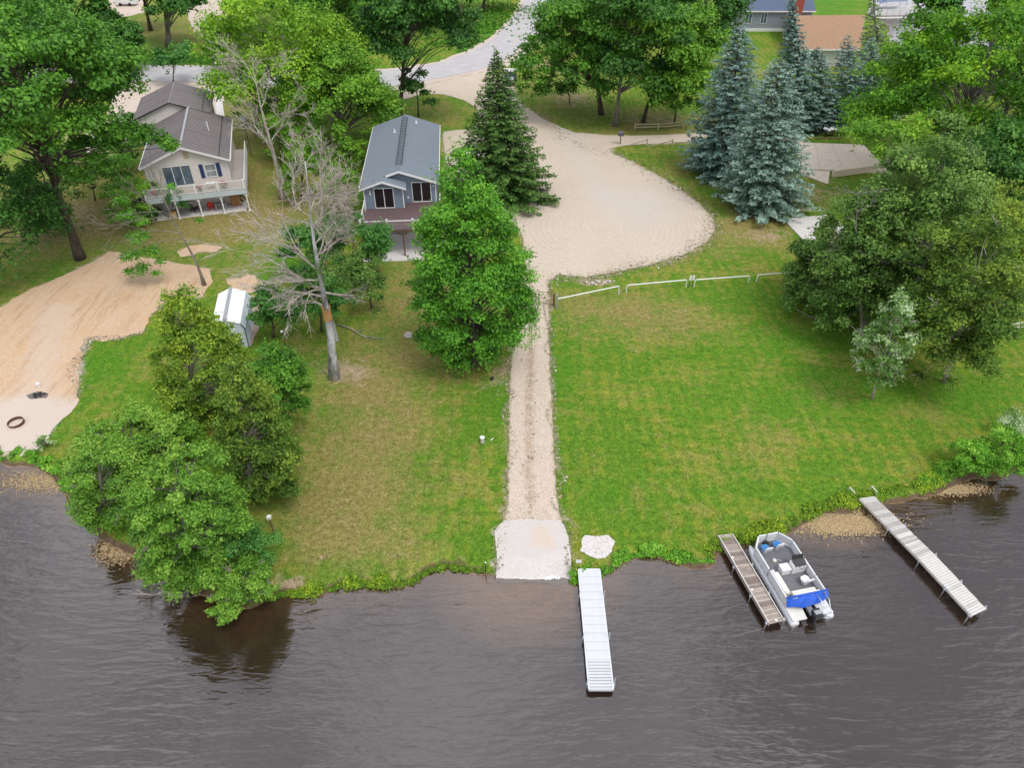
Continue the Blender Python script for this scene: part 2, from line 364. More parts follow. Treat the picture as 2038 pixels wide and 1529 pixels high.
lush = blobs([(1580, 670, 150, 40, .9), (1650, 780, 110, 60, .8), (1120, 740, 40, 140, .8), (1000, 850, 25, 120, .7), (210, 730, 80, 60, .9), (350, 118, 120, 14, 1.2), (960, 70, 90, 45, 1.2), (1650, 10, 70, 25, 1.3), (1900, 790, 150, 60, .7), (560, 520, 60, 60, .6), (470, 520, 100, 30, .6),
              (1420, 780, 200, 90, .35), (60, 540, 160, 50, .5), (1400, 980, 300, 40, .35), (120, 860, 50, 50, .6), (1180, 990, 60, 60, .3), (560, 1000, 60, 60, .3), (1820, 150, 70, 30, 1.0), (1450, 350, 60, 60, .3), (580, 740, 40, 60, .4), (880, 1080, 80, 40, .35), (1450, 580, 90, 30, .3)])
nx, ny = len(gx), len(gy)
I = (np.arange(ny - 1)[:, None] * nx + np.arange(nx - 1)[None, :]).ravel()
Fg = np.stack([I, I + 1, I + nx + 1, I + nx], 1)
M = NT('ground_grass')
v = M.coord('Object'); big = M.noise(v, .22, 5, .6); mid = M.noise(v, 1.1, 5, .65); fine = M.noise(v, 6.5, 5, .75); vf = M.noise(v, 22, 3, .8)
vs_ = M.coord('Object', (1.6, .22, 1)); streak = M.noise(vs_, 1.2, 4, .6)
hs_ = M.coord('Object', (.2, 1.5, 1), (0, 0, .12)); hst = M.noise(hs_, 1.1, 3, .6)
tx = M.math('ADD', M.math('MULTIPLY', fine, .5), M.math('MULTIPLY', vf, .5))
patchy = M.noise(v, 2.7, 4, .7)
tx = M.math('ADD', M.math('MULTIPLY', tx, .72), M.math('MULTIPLY', patchy, .28))
g1 = M.ramp(tx, [(.38, (.020, .065, .006)), (.5, (.088, .190, .016)), (.62, (.195, .325, .034))])
g2 = M.ramp(tx, [(.38, (.075, .095, .010)), (.5, (.210, .240, .026)), (.62, (.37, .375, .06))])
g3 = M.ramp(tx, [(.38, (.085, .070, .022)), (.5, (.225, .190, .062)), (.62, (.42, .36, .16))])
g4 = M.ramp(tx, [(.36, (.16, .11, .07)), (.5, (.36, .27, .185)), (.62, (.56, .45, .34))])
gl = M.ramp(tx, [(.38, (.014, .072, .005)), (.5, (.062, .200, .012)), (.62, (.145, .33, .022))])
mw = M.n('TexWave', wave_type='BANDS', bands_direction='X'); mw.inputs['Scale'].default_value = .30; mw.inputs['Distortion'].default_value = 3.5; mw.inputs['Detail'].default_value = 3; M.l(v, mw.inputs['Vector'])
mw2 = M.n('TexWave', wave_type='BANDS', bands_direction='Y'); mw2.inputs['Scale'].default_value = .27; mw2.inputs['Distortion'].default_value = 5; mw2.inputs['Detail'].default_value = 3; M.l(M.coord('Object', (1, 1, 1), (0, 0, .12)), mw2.inputs['Vector'])
f12 = M.math('ADD', M.math('ADD', M.math('MULTIPLY', M.math('ADD', M.math('MULTIPLY', mw.outputs['Fac'], .17), M.math('MULTIPLY', mw2.outputs['Fac'], .12)), 1.0), -.145), M.math('ADD', M.math('ADD', M.math('MULTIPLY', big, 1.1), M.math('MULTIPLY', mid, .7)), M.math('ADD', M.math('MULTIPLY', streak, .55), M.math('MULTIPLY', hst, .45))))
c = M.mix(M.ramp(f12, [(.50 * 1, 0), (.70, 1)]), g1, g2) if False else M.mix(M.math('MULTIPLY', M.math('SUBTRACT', f12, 1.33), 3.2, True), g1, g2)
lf = M.math('ADD', M.attr('lush'), M.math('MULTIPLY', M.math('SUBTRACT', M.math('MULTIPLY', M.math('ADD', mid, M.math('ADD', streak, hst)), .3333), .5), 3.2)); c = M.mix(M.math('MULTIPLY', lf, .72, True), c, gl)
df = M.math('ADD', M.attr('dry'), M.math('MULTIPLY', M.math('SUBTRACT', M.math('ADD', big, mid), 1.0), 1.5)); c = M.mix(M.math('MULTIPLY', df, 1.25, True), c, g3)
bf = M.math('ADD', M.attr('bare'), M.math('MULTIPLY', M.math('SUBTRACT', M.math('ADD', mid, tx), 1.05), 1.6)); c = M.mix(M.math('MULTIPLY', M.math('SUBTRACT', bf, .25), 1.9, True), c, g4)
# lake bed: sand near the shore, dark muck further out
bed = M.ramp(M.math('ADD', M.attr('depth'), M.math('MULTIPLY', M.math('SUBTRACT', mid, .5), 1.2)), [(.0, (.27, .18, .10)), (.45, (.12, .078, .045)), (1.0, (.024, .015, .009))])
bed = M.mix(M.math('MULTIPLY', M.attr('rampbed'), M.math('ADD', mid, .45), True), bed, (.62, .43, .26))
soil = M.math('ADD', M.math('MULTIPLY', M.attr('wet'), 2.2), M.math('ADD', M.math('MULTIPLY', mid, 1.4), .35)); c = M.mix(M.math('MULTIPLY', soil, 1.5, True), c, M.ramp(tx, [(.35, (.05, .032, .02)), (.65, (.20, .14, .09))]))
spill = M.math('ADD', M.attr('gedge'), M.math('MULTIPLY', M.math('SUBTRACT', M.math('ADD', mid, tx), 1.0), 1.9)); c = M.mix(M.math('MULTIPLY', spill, 2.0, True), c, M.ramp(tx, [(.38, (.20, .16, .11)), (.6, (.58, .50, .43))]))
c = M.mix(M.math('GREATER_THAN', M.attr('wet'), 0.0), c, bed)
M.col(c); M.b.inputs['Roughness'].default_value = .95; M.b.inputs['Specular IOR Level'].default_value = .1
M.bump(tx, .8, .10)
dry_b, bare_b = dry, bare
rbed = np.clip(1.05 - np.hypot((uu - 1050) / 190, (vv - 1150) / 110) ** 2 * .8, 0, 1) * (dl > 0)
rbed = np.maximum(rbed, .9 * np.clip(1.2 - np.hypot((uu - 1680) / 105, (vv - 1045) / 34) ** 2, 0, 1) * (dl > 0))
rbed = np.maximum(rbed, .6 * np.clip(1.2 - np.hypot((uu - 60) / 110, (vv - 945) / 40) ** 2, 0, 1) * (dl > 0))
ged = np.maximum.reduce([sdf(gp, px_poly(pl)) for pl in EDGES]); gedge = np.clip(.25 + ged / .9, -2, .6)
gm = np_mesh('ground', np.column_stack([gp, gz]), Fg, M.m, {'dry': ('POINT', dry_b), 'bare': ('POINT', bare_b), 'lush': ('POINT', lush),
     'wet': ('POINT', dl), 'gedge': ('POINT', gedge), 'depth': ('POINT', np.clip(dl / 2.2, 0, 3)), 'rampbed': ('POINT', rbed)}, True)
link('ground', gm, None, 'structure')

# water
M = NT('lake_water'); M.t.nodes.remove(M.b)
v1 = M.coord('Object', (.42, 1.9, 1), (0, 0, R(10))); v2 = M.coord('Object', (1, 3.2, 1), (0, 0, R(-9))); v3 = M.coord('Object', (1, 2, 1), (0, 0, R(30)))
w1 = M.noise(v1, 1.15, 2, .4, .6); w2 = M.noise(v2, 2.3, 1, .4, .4); w3 = M.noise(v3, 9, 2); wb = M.noise(M.coord('Object', (1, 1.8, 1), (0, 0, .3)), .10, 4)
hgt = M.math('ADD', M.math('ADD', M.math('MULTIPLY', w1, 1.0), M.math('MULTIPLY', w2, .26)), M.math('MULTIPLY', w3, .012))
bp = M.n('Bump'); bp.inputs['Distance'].default_value = .080; M.l(hgt, bp.inputs['Height'])
M.l(M.math('MULTIPLY', M.math('SUBTRACT', wb, .22), 1.9, True), bp.inputs['Strength'])
fr = M.n('Fresnel', i_IOR=2.05); M.l(bp.outputs[0], fr.inputs['Normal'])
gloss = M.n('BsdfGlossy'); gloss.inputs['Roughness'].default_value = .085; gloss.inputs['Color'].default_value = (1, 1, 1, 1); M.l(bp.outputs[0], gloss.inputs['Normal'])
tr = M.n('BsdfTransparent'); tr.inputs[0].default_value = (.93, .84, .70, 1)
df_ = M.n('BsdfDiffuse'); df_.inputs[0].default_value = (.110, .070, .048, 1)
ms0 = M.n('MixShader'); ms0.inputs[0].default_value = .20; M.l(tr.outputs[0], ms0.inputs[1]); M.l(df_.outputs[0], ms0.inputs[2])
ms = M.n('MixShader'); M.l(fr.outputs[0], ms.inputs[0]); M.l(ms0.outputs[0], ms.inputs[1]); M.l(gloss.outputs[0], ms.inputs[2]); M.l(ms.outputs[0], M.out.inputs[0])
m_water = M.m
def sheet(name, poly, z, m, parent=None, kind='structure'):
    me = bpy.data.meshes.new(name); vv3 = [(p[0], p[1], z) for p in poly]
    me.from_pydata(vv3, [], [tuple(range(len(vv3)))]); me.materials.append(m); return link(name, me, parent, kind)
sheet('lake', [(-600, -400), (600, -400), (600, 75), (60, 48), (34, 44), (-34, 44), (-600, 50)], WZ, m_water)
sheet('pond', [(70, 112), (260, 112), (260, 260), (70, 260)], WZ, m_water)

def ground_sheet(name, poly, m, lift, step=.8, attrs=None, parent=None, amp=.12, wstep=.2, seed=1, kind='structure'):
    b = wobble(np.asarray(poly), wstep, amp, seed) if amp else np.asarray(poly)
    x0, y0 = b.min(0); x1, y1 = b.max(0)
    X, Y = np.meshgrid(np.arange(x0, x1, step), np.arange(y0, y1, step)); q = np.stack([X.ravel(), Y.ravel()], 1)
    q = q[sdf(q, b) > step * .4]
    allp = [Vector(p) for p in b] + [Vector(p) for p in q]
    n = len(b); r = delaunay_2d_cdt(allp, [(i, (i + 1) % n) for i in range(n)], [], 1, 1e-5)
    V = np.array([(p.x, p.y) for p in r[0]]); d = np.maximum(sdf(V, lake_poly), sdf(V, pond_poly))
    Z = height(d, V[:, 0], V[:, 1]) + lift
    F3 = np.array([f for f in r[2] if len(f) == 3])
    a = {k: ('POINT', fn(V)) for k, fn in (attrs or {}).items()}; a['edge'] = ('POINT', sdf(V, np.asarray(poly)))
    me = np_mesh(name, np.column_stack([V, Z]), F3, m, a, True); return link(name, me, parent, kind)

def gravel_mat(name, c0, c1, c2, streaks=None, fines=14, weeds=True, patch=None, ruts=False):
    M = NT(name); v = M.coord('Object'); big = M.noise(v, .25, 4); mid = M.noise(v, 1.6, 5, .65); f = M.noise(v, fines, 4, .8); ff = M.noise(v, fines * 3, 2, .8)
    tx = M.math('ADD', M.math('MULTIPLY', f, .55), M.math('MULTIPLY', ff, .45))
    c = M.ramp(tx, [(.34, c0), (.5, c1), (.66, c2)])
    c = M.mix(M.math('MULTIPLY', M.math('SUBTRACT', big, .35), 1.3, True), c, M.mix(1, c, (.94, .92, .90), 'MULTIPLY'))
    c = M.mix(M.math('MULTIPLY', M.math('SUBTRACT', mid, .48), 2.2, True), c, M.mix(1, c, (.94, .90, .85), 'MULTIPLY'))
    if streaks: 
        vs2 = M.n('Mapping'); vs2.inputs['Location'].default_value = streaks[0]; M.l(v, vs2.inputs[0])
        w_ = M.n('TexWave', wave_type='RINGS', rings_direction='Z'); w_.inputs['Scale'].default_value = streaks[1]; w_.inputs['Distortion'].default_value = 3.2; w_.inputs['Detail Scale'].default_value = 1.6
        w_.inputs['Detail'].default_value = 3; M.l(vs2.outputs[0], w_.inputs['Vector'])
        c = M.mix(M.math('MULTIPLY', M.math('MULTIPLY', w_.outputs['Fac'], streaks[2]), M.math('MULTIPLY', big, 1.9), True), c, M.mix(1, c, (.74, .72, .70), 'MULTIPLY'))
    if ruts:
        rt = M.noise(M.coord('Object', (1.9, .22, 1), (0, 0, -.25)), .8, 5, .6, 1.2); c = M.mix(M.math('MULTIPLY', M.math('SUBTRACT', rt, .50), 3.2, True), c, M.mix(1, c, (.74, .62, .54), 'MULTIPLY'))
        c = M.mix(M.math('MULTIPLY', M.math('SUBTRACT', M.noise(v, .5, 3), .52), 3.5, True), c, M.mix(1, c, (1.0, .93, .84), 'MULTIPLY'))
    if patch: c = M.mix(M.math('MULTIPLY', M.math('ADD', M.attr('patch'), M.math('MULTIPLY', M.math('SUBTRACT', mid, .5), 1.4)), 1.0, True), c, M.mix(M.math('MULTIPLY', tx, 1), patch, tuple(q * 1.2 for q in patch)))
    sp_ = M.math('GREATER_THAN', M.noise(v, 5, 4, .9), .69); c = M.mix(M.math('MULTIPLY', sp_, .7), c, (.10, .08, .06))
    if weeds:
        e = M.math('SUBTRACT', M.math('ADD', M.math('MULTIPLY', mid, .9), M.math('MULTIPLY', f, .7)), M.math('ADD', M.math('MULTIPLY', M.attr('edge'), 1.6), .62))
        c = M.mix(M.math('MULTIPLY', e, 3.5, True), c, M.ramp(tx, [(.3, (.08, .08, .02)), (.7, (.26, .21, .10))]))
    M.col(c); M.b.inputs['Roughness'].default_value = .95; M.b.inputs['Specular IOR Level'].default_value = .1; M.bump(tx, .5, .05); return M.m

drive_mid = px_poly([(1058, 570), (1058, 700), (1054, 800), (1053, 900), (1056, 990), (1058, 1030)])
def mid_strip(V):
    d = np.full(len(V), 9.)
    for i in range(len(drive_mid) - 1):
        a, b = drive_mid[i], drive_mid[i + 1]; e = b - a; t = np.clip(((V - a) @ e) / (e @ e), 0, 1); d = np.minimum(d, np.hypot(*(V - a - t[:, None] * e).T))
    return np.clip(.55 - d * 1.4, -1, 1) * (V[:, 1] > 29) 
m_lot = gravel_mat('pinkish_gravel', (.31, .26, .20), (.52, .45, .365), (.72, .645, .54), ((-9.5, -66.0, 0), .55, .20), 14, True, (.44, .405, .375))
m_drive = gravel_mat('driveway_gravel', (.29, .235, .18), (.52, .44, .36), (.74, .66, .57), None, 11, True, (.25, .17, .10))
def worn(V):
    u, v = proj_np(V[:, 0], V[:, 1], np.zeros(len(V))); return .85 * np.exp(-((u - 1275) / 95) ** 2 - ((v - 415) / 48) ** 2) + .6 * np.exp(-((u - 1130 - (v - 260) * .5) / 30) ** 2) * (v < 400) - .15
ground_sheet('gravel_lot', px_poly(LOT), m_lot, .03, 1.2, {'patch': worn}, None, .3, .3, 11)
ground_sheet('gravel_driveway', px_poly(DRIVE), m_drive, .042, .4, {'patch': mid_strip}, None, .14, .15, 12)
m_ramp = gravel_mat('ramp_aggregate', (.34, .32, .305), (.53, .505, .48), (.70, .68, .66), None, 16, False, (.50, .41, .33))
rc = G(1075, 1070)
ground_sheet('boat_ramp', ramp_poly, m_ramp, .06, .35, {'patch': lambda V: .75 - np.maximum(abs(V[:, 0] - rc.x - .1) / 1.0, abs(V[:, 1] - rc.y) / 1.2) ** 2 * .9}, None, .12, .15, 13)
SAND = [(-700, 800), (-300, 690), (-60, 640), (0, 612), (55, 580), (120, 552), (190, 520), (215, 502), (245, 503), (290, 515), (330, 520), (418, 535), (424, 560), (400, 592), (330, 600), (300, 625), (290, 660), (245, 672), (205, 680), (178, 672), (163, 690), (158, 740), (152, 785), (161, 796), (150, 812), (112, 850), (88, 888),
        (62, 905), (38, 908), (15, 900), (-60, 905), (-300, 900), (-900, 890)]
m_sand = gravel_mat('orange_sand', (.38, .265, .17), (.54, .395, .265), (.68, .53, .385), None, 9, False, (.49, .42, .36), ruts=True)
sb = px_poly(SAND)
def pale(V):
    u, v = proj_np(V[:, 0], V[:, 1], np.zeros(len(V)))
    return 1.1 * np.clip((v - 780) / 25, 0, 1) + .7 * np.exp(-(((u - 90 - (v - 700) * -.25) / 45) ** 2)) * (v > 600) - .25
ground_sheet('sand_area', sb, m_sand, .03, .9, {'patch': pale}, None, .22, .2, 14)
for i, pl in enumerate([[(448, 556), (480, 552), (492, 545), (508, 548), (510, 556), (526, 562), (530, 575), (500, 584), (470, 576), (452, 566)],
                        [(380, 488), (410, 486), (442, 492), (430, 502), (400, 500), (385, 508), (360, 512), (352, 500)]]):
    ground_sheet('sand_patch', px_poly(pl), m_sand, .03, .5, {'patch': lambda V: V[:, 0] * 0}, None, .2, .15, 15 + i)
m_stonegr = gravel_mat('grey_pebbles', (.36, .33, .32), (.56, .53, .52), (.76, .74, .73), None, 10, False)
ground_sheet('pebble_bed', px_poly([(1158, 1082), (1166, 1068), (1185, 1066), (1210, 1066), (1222, 1076), (1224, 1088), (1220, 1100), (1200, 1110), (1186, 1114), (1174, 1106), (1156, 1098), (1160, 1090)]), m_stonegr, .035, .3, None, None, .16, .1, 21)
ground_sheet('gravel_border', px_poly([(488, 590), (505, 588), (517, 596), (517, 640), (512, 665), (500, 690), (490, 688), (484, 640)]), gravel_mat('pink_gravel', (.3, .22, .18), (.45, .35, .30), (.6, .5, .44), None, 12, False), .03, .4, None, None, .14, .15, 22)
ROAD = [(-700, 122), (0, 126), (240, 128), (380, 131), (480, 136), (600, 142), (700, 144), (800, 138), (880, 124), (935, 103), (975, 82), (1005, 55), (1030, 22), (1044, 0), (1062, -30), (1180, -30), (1120, 10), (1085, 50), (1050, 85), (1014, 112), (975, 132), (930, 145), (860, 158), (780, 172), (700, 175), (600, 172), (480, 166), (380, 163), (240, 161), (0, 160), (-700, 158)]
M = NT('pale_asphalt'); v = M.coord('Object'); n1 = M.noise(v, .5, 4); n2 = M.noise(v, 18, 3, .6); n3 = M.noise(M.coord('Object', (.05, 1.2, 1)), 1.0, 3)
c = M.ramp(M.math('ADD', M.math('MULTIPLY', n1, .5), M.math('MULTIPLY', n2, .5)), [(.35, (.36, .35, .355)), (.65, (.46, .45, .45))])
c = M.mix(M.math('MULTIPLY', M.math('SUBTRACT', n3, .48), 1.2, True), c, (.35, .35, .37)); 
M.col(c); M.b.inputs['Roughness'].default_value = .9; M.bump(n2, .3, .02); m_road = M.m
ground_sheet('road', px_poly(ROAD), m_road, .045, 3.0, None, None, .2, .6, 31)
m_apron = gravel_mat('apron_gravel', (.36, .29, .24), (.52, .44, .38), (.66, .59, .52), None, 8, False)
SHOULD = [(-700, 119), (0, 123), (240, 125), (480, 132), (700, 140), (800, 134), (875, 121), (930, 99), (970, 78), (998, 53), (1024, 20), (1036, 0), (1050, -30), (1200, -30), (1150, 12), (1104, 62), (1066, 92), (1012, 131), (985, 140), (930, 152), (860, 165), (780, 180), (700, 182), (480, 172), (240, 166), (0, 165), (-700, 163)]
ground_sheet('road_shoulder', px_poly(SHOULD), m_apron, .02, 3.0, None, None, .35, .6, 32)
ground_sheet('gravel_apron', px_poly([(232, 164), (300, 167), (450, 171), (448, 190), (432, 236), (270, 240), (255, 290), (180, 312), (150, 300), (150, 280), (215, 235)]), m_apron, .034, 1.5, None, None, .4, .4, 33)
ground_sheet('sandy_track', px_poly([(360, -30), (440, -30), (452, 35), (436, 75), (442, 128), (426, 128), (418, 80), (388, 62), (372, 30)]), gravel_mat('brown_sand', (.34, .27, .21), (.50, .42, .36), (.62, .55, .48), None, 3, False), .02, 2, None, None, .5, .5, 34)
ground_sheet('sandy_clearing', px_poly([(205, -30), (290, -30), (285, 25), (240, 35), (215, 15)]), m_apron, .02, 2, None, None, .5, .5, 35)

# concrete slabs
def slabs(name, quads, m, th=.12):
    r = bpy.data.objects.new(name, None); COL.objects.link(r); r['kind'] = 'structure'
    for q in quads: MB().slab([G(u, v, .09) for u, v in q], th).build('concrete_slab', m, r)
    return r
def gridquads(A, B, C, Dd, nu, nv, gap=.003):     # A,B far left/right  Dd,C near left/right
    A, B, C, Dd = [Vector(q) for q in (A, B, C, Dd)]; o = []
    f = lambda s, t: (A.lerp(B, s)).lerp(Dd.lerp(C, s), t)
    for i in range(nu):
        for j in range(nv):
            s0, s1 = (i + gap * nu / 2 * 1.0) / nu, (i + 1 - gap * nu / 2) / nu; t0, t1 = (j + gap * nv / 2) / nv, (j + 1 - gap * nv / 2) / nv
            o.append([tuple(f(s0, t0)), tuple(f(s1, t0)), tuple(f(s1, t1)), tuple(f(s0, t1))])
    return o
slabs('concrete_driveway', gridquads((1590, 283), (1718, 287), (1775, 345), (1585, 335), 4, 3) + gridquads((1585, 336.5), (1652, 340), (1648, 366), (1610, 352), 1, 1), m_concrete2)
slabs('concrete_pad', gridquads((1558, 435), (1650, 427), (1712, 470), (1604, 482), 1, 1), m_concrete)
MB().slab([G(1655, 347, .0), G(1740, 336, .0), G(1742, 341, .0), G(1658, 353, .0)], .75, (0, 0, 1)).build('retaining_wall', m_concrete2)
tag(bpy.data.objects['retaining_wall'], 'low tan concrete retaining wall along the near edge of the concrete driveway', 'wall')

# ------------------------------------------------------------------ trees
def unit(a): return a / np.maximum(1e-9, np.linalg.norm(a, axis=1))[:, None]
def leaves(C, N, S, tone, rng, asp=.62):
    n = len(C); N = unit(N); r = rng.normal(size=(n, 3)); T = unit(np.cross(N, r)); B = np.cross(N, T); S = S[:, None]
    V = np.stack([C - T * S * .5, C + B * S * asp * .5 + N * S * .08, C + T * S * .5, C - B * S * asp * .5 + N * S * .08], 1).reshape(-1, 3)
    return V, np.arange(4 * n).reshape(-1, 4), tone
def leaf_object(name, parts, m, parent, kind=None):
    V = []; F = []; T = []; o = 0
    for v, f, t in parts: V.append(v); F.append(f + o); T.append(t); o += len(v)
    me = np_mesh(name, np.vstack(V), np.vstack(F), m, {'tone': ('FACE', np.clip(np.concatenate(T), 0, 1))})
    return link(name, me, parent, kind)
def sph(n, rng): return unit(rng.normal(size=(n, 3)))
def clump_leaves(c, r, n, s, tone, rng, flat=.65, sub=7, up=.55):
    """one bough: several small puffs on the upper shell of a flattened dome"""
    d = sph(sub, rng); d[:, 2] = np.abs(d[:, 2]) * .9 - .25; sc = c + d * r * np.array([1, 1, flat]) * rng.uniform(.55, 1.0, (sub, 1))
    k = rng.randint(0, sub, n); q = rng.normal(size=(n, 3)) * (r * .27) * np.array([1, 1, .6])
    q += unit(q) * r * .05
    C = sc[k] + q; N = unit(q) * .55 + unit(sc[k] - c) * .35 + np.array([0, 0, up]) + rng.normal(size=(n, 3)) * .40
    st = rng.uniform(-.14, .14, sub)
    return leaves(C, N, s * rng.uniform(.7, 1.35, n), tone + st[k] + rng.normal(0, .12, n), rng)
def limbs(mb, base, top_z, r0, targets, rng, nsid=6, lean=(0, 0), frac=.9, wander=.15):
    hgt_ = top_z; pts = []; k = 7; ph = rng.uniform(0, 6)
    for i in range(k + 1):
        t = i / k; pts.append(Vector((base[0] + lean[0] * t + wander * math.sin(ph + 3 * t) * t, base[1] + lean[1] * t + wander * math.cos(ph + 2.3 * t) * t, hgt_ * frac * t)))
    rs = [r0 * (1.35 if i == 0 else 1.0) * (1 - .82 * (i / k) ** .9) for i in range(k + 1)]
    mb.tube(pts, rs, nsid + 2)
    def at(z):
        t = max(0, min(.999, z / (hgt_ * frac))) * k; i = int(t); return pts[i].lerp(pts[i + 1], t - i)
    for c in targets:
        c = Vector(c); hd = math.hypot(c.x - base[0], c.y - base[1]); z0 = max(hgt_ * .22, min(hgt_ * .85, c.z - hd * rng.uniform(.5, .9)))
        a = at(z0); mid_ = a.lerp(c, .5) + Vector((rng.normal() * .15, rng.normal() * .15, hd * .12)); ra = max(.03, r0 * .34 * (1 - z0 / hgt_ * .5) * min(1, hd / 3 + .3))
        p_ = [a, a.lerp(mid_, .5) + Vector((rng.normal() * .05, 0, .05)), mid_, mid_.lerp(c, .6), c]
        mb.tube(p_, [ra, ra * .75, ra * .5, ra * .3, ra * .12], 4, cap=False)
def crown_env(rng, nl=9, amp=.22):
    d = sph(nl, rng); a = rng.uniform(-amp, amp, nl)
    return lambda q: 1 + ((np.clip(q @ d.T, 0, 1) ** 3) * a).sum(1)
LN, LS = .92, .95
def broadleaf(name, base, box, m, bark, label, n=14000, s=.24, nc=70, seed=1, cr=.26, flat=.65, low=-.55, trunk=.28, holes=0, group=None, cat='tree', tonec=.5, shape=0, tw=0, depth_=.95, parts=None, up=.55):
    rng = np.random.RandomState(seed); rnd = random.Random(seed)
    b = G(*base); Y = b.y; u0, v0, u1, v1 = box; c = P((u0 + u1) / 2, (v0 + v1) / 2, Y); dp = depth(c)
    rx = (u1 - u0) / 2 * dp / FPX; A = (v1 - v0) / 2 * dp / FPX; dist = math.hypot(c.y, H - c.z); se = (H - c.z) / dist; ce = c.y / dist
    rz = math.sqrt(max((.5 * rx) ** 2, A * A - (rx * depth_ * se) ** 2)) / ce; ry = rx * depth_
    cz = c.z
    if cz - rz < .15: rz = max(.4, (cz + rz - .15) / 2); cz = rz + .15
    root = thing(name, label, cat, (b.x, b.y, 0), 0, group)
    loc = np.array([c.x - b.x, 0, cz]); env = crown_env(rng)
    cand = sph(nc * 4, rng); cand = cand[cand[:, 2] > low][:nc]
    rad = rng.uniform(0, 1, len(cand)) ** .42; rad = .32 + .62 * rad
    if low <= -.9: zz_ = -1 + 2 * ((cand[:, 2] + 1) / 2) ** 1.45; cand = cand.copy(); cand[:, :2] *= (np.sqrt(1 - zz_ ** 2) / np.sqrt(1.0001 - cand[:, 2] ** 2))[:, None]; cand[:, 2] = zz_
    if low <= -.8: lo_ = np.clip(-cand[:, 2], 0, .97); cand = cand.copy(); cand[:, :2] *= (np.sqrt(1 - lo_ ** 4) / np.sqrt(1 - lo_ ** 2))[:, None]; cand[:, 2] = np.where(cand[:, 2] < 0, cand[:, 2] * .93, cand[:, 2])
    e = env(cand); q = cand * rad[:, None] * e[:, None]
    if low <= -.8: q[:, 2] = np.where(cand[:, 2] < 0, cand[:, 2] * rad ** .35, q[:, 2])
    if shape: q[:, :2] *= (1.12 - shape * np.clip((q[:, 2] + 1) / 2, 0, 1) ** 1.3)[:, None]
    cc = loc + q * np.array([rx, ry, rz]); mean = (rx * ry * rz) ** (1 / 3)
    crs = mean * cr * (.45 + .95 * rng.uniform(0, 1, len(cc)) ** 1.3); parts_ = []
    n = int(n * LN); s = s * LS; wts = crs ** 2; wts = wts / wts.sum()
    ns_ = n // 9; kk = rng.randint(0, len(cc), ns_ // 7 + 1); dd = unit(q[kk] + rng.normal(0, .35, (len(kk), 3))); st = cc[kk] + dd * crs[kk][:, None] * .7       # ragged sprays sticking out of the outline
    kq = np.repeat(np.arange(len(kk)), 7)[:ns_]; tt_ = rng.uniform(0, 1, ns_); C_ = st[kq] + dd[kq] * (tt_ * crs[kq % len(crs)] * .0 + tt_ * mean * cr * .75)[:, None] + rng.normal(0, s * .35, (ns_, 3))
    parts_.append(leaves(C_, dd[kq] * .3 + np.array([0, 0, up]) + rng.normal(0, .5, (ns_, 3)), s * rng.uniform(.6, 1.1, ns_), np.clip(tonec + .12 + rng.normal(0, .16, ns_), 0, 1), rng))
    for i in range(len(cc)):
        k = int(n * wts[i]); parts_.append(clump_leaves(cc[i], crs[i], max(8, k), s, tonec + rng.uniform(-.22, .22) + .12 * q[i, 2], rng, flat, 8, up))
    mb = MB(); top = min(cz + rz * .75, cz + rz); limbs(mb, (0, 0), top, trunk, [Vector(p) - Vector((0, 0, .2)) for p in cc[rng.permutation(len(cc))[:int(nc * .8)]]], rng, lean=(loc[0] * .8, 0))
    if tw:      # bare twigs poking out of the crown
        for i in rng.permutation(len(cc))[:tw]:
            p_ = Vector(cc[i]); dr = Vector(tuple(unit(q[i:i + 1])[0])) + Vector((0, 0, .3))
            for k in range(3):
                dd = (dr + Vector(tuple(rng.normal(size=3) * .4))).normalized() * crs[i] * rng.uniform(.9, 1.7)
                mb.tube([p_, p_ + dd * .5 + Vector((0, 0, .1)), p_ + dd], [.045, .03, .012], 3, cap=False)
    mb.build('trunk', bark, root, smooth=True)
    leaf_object('crown', parts_, m, root)
    return root
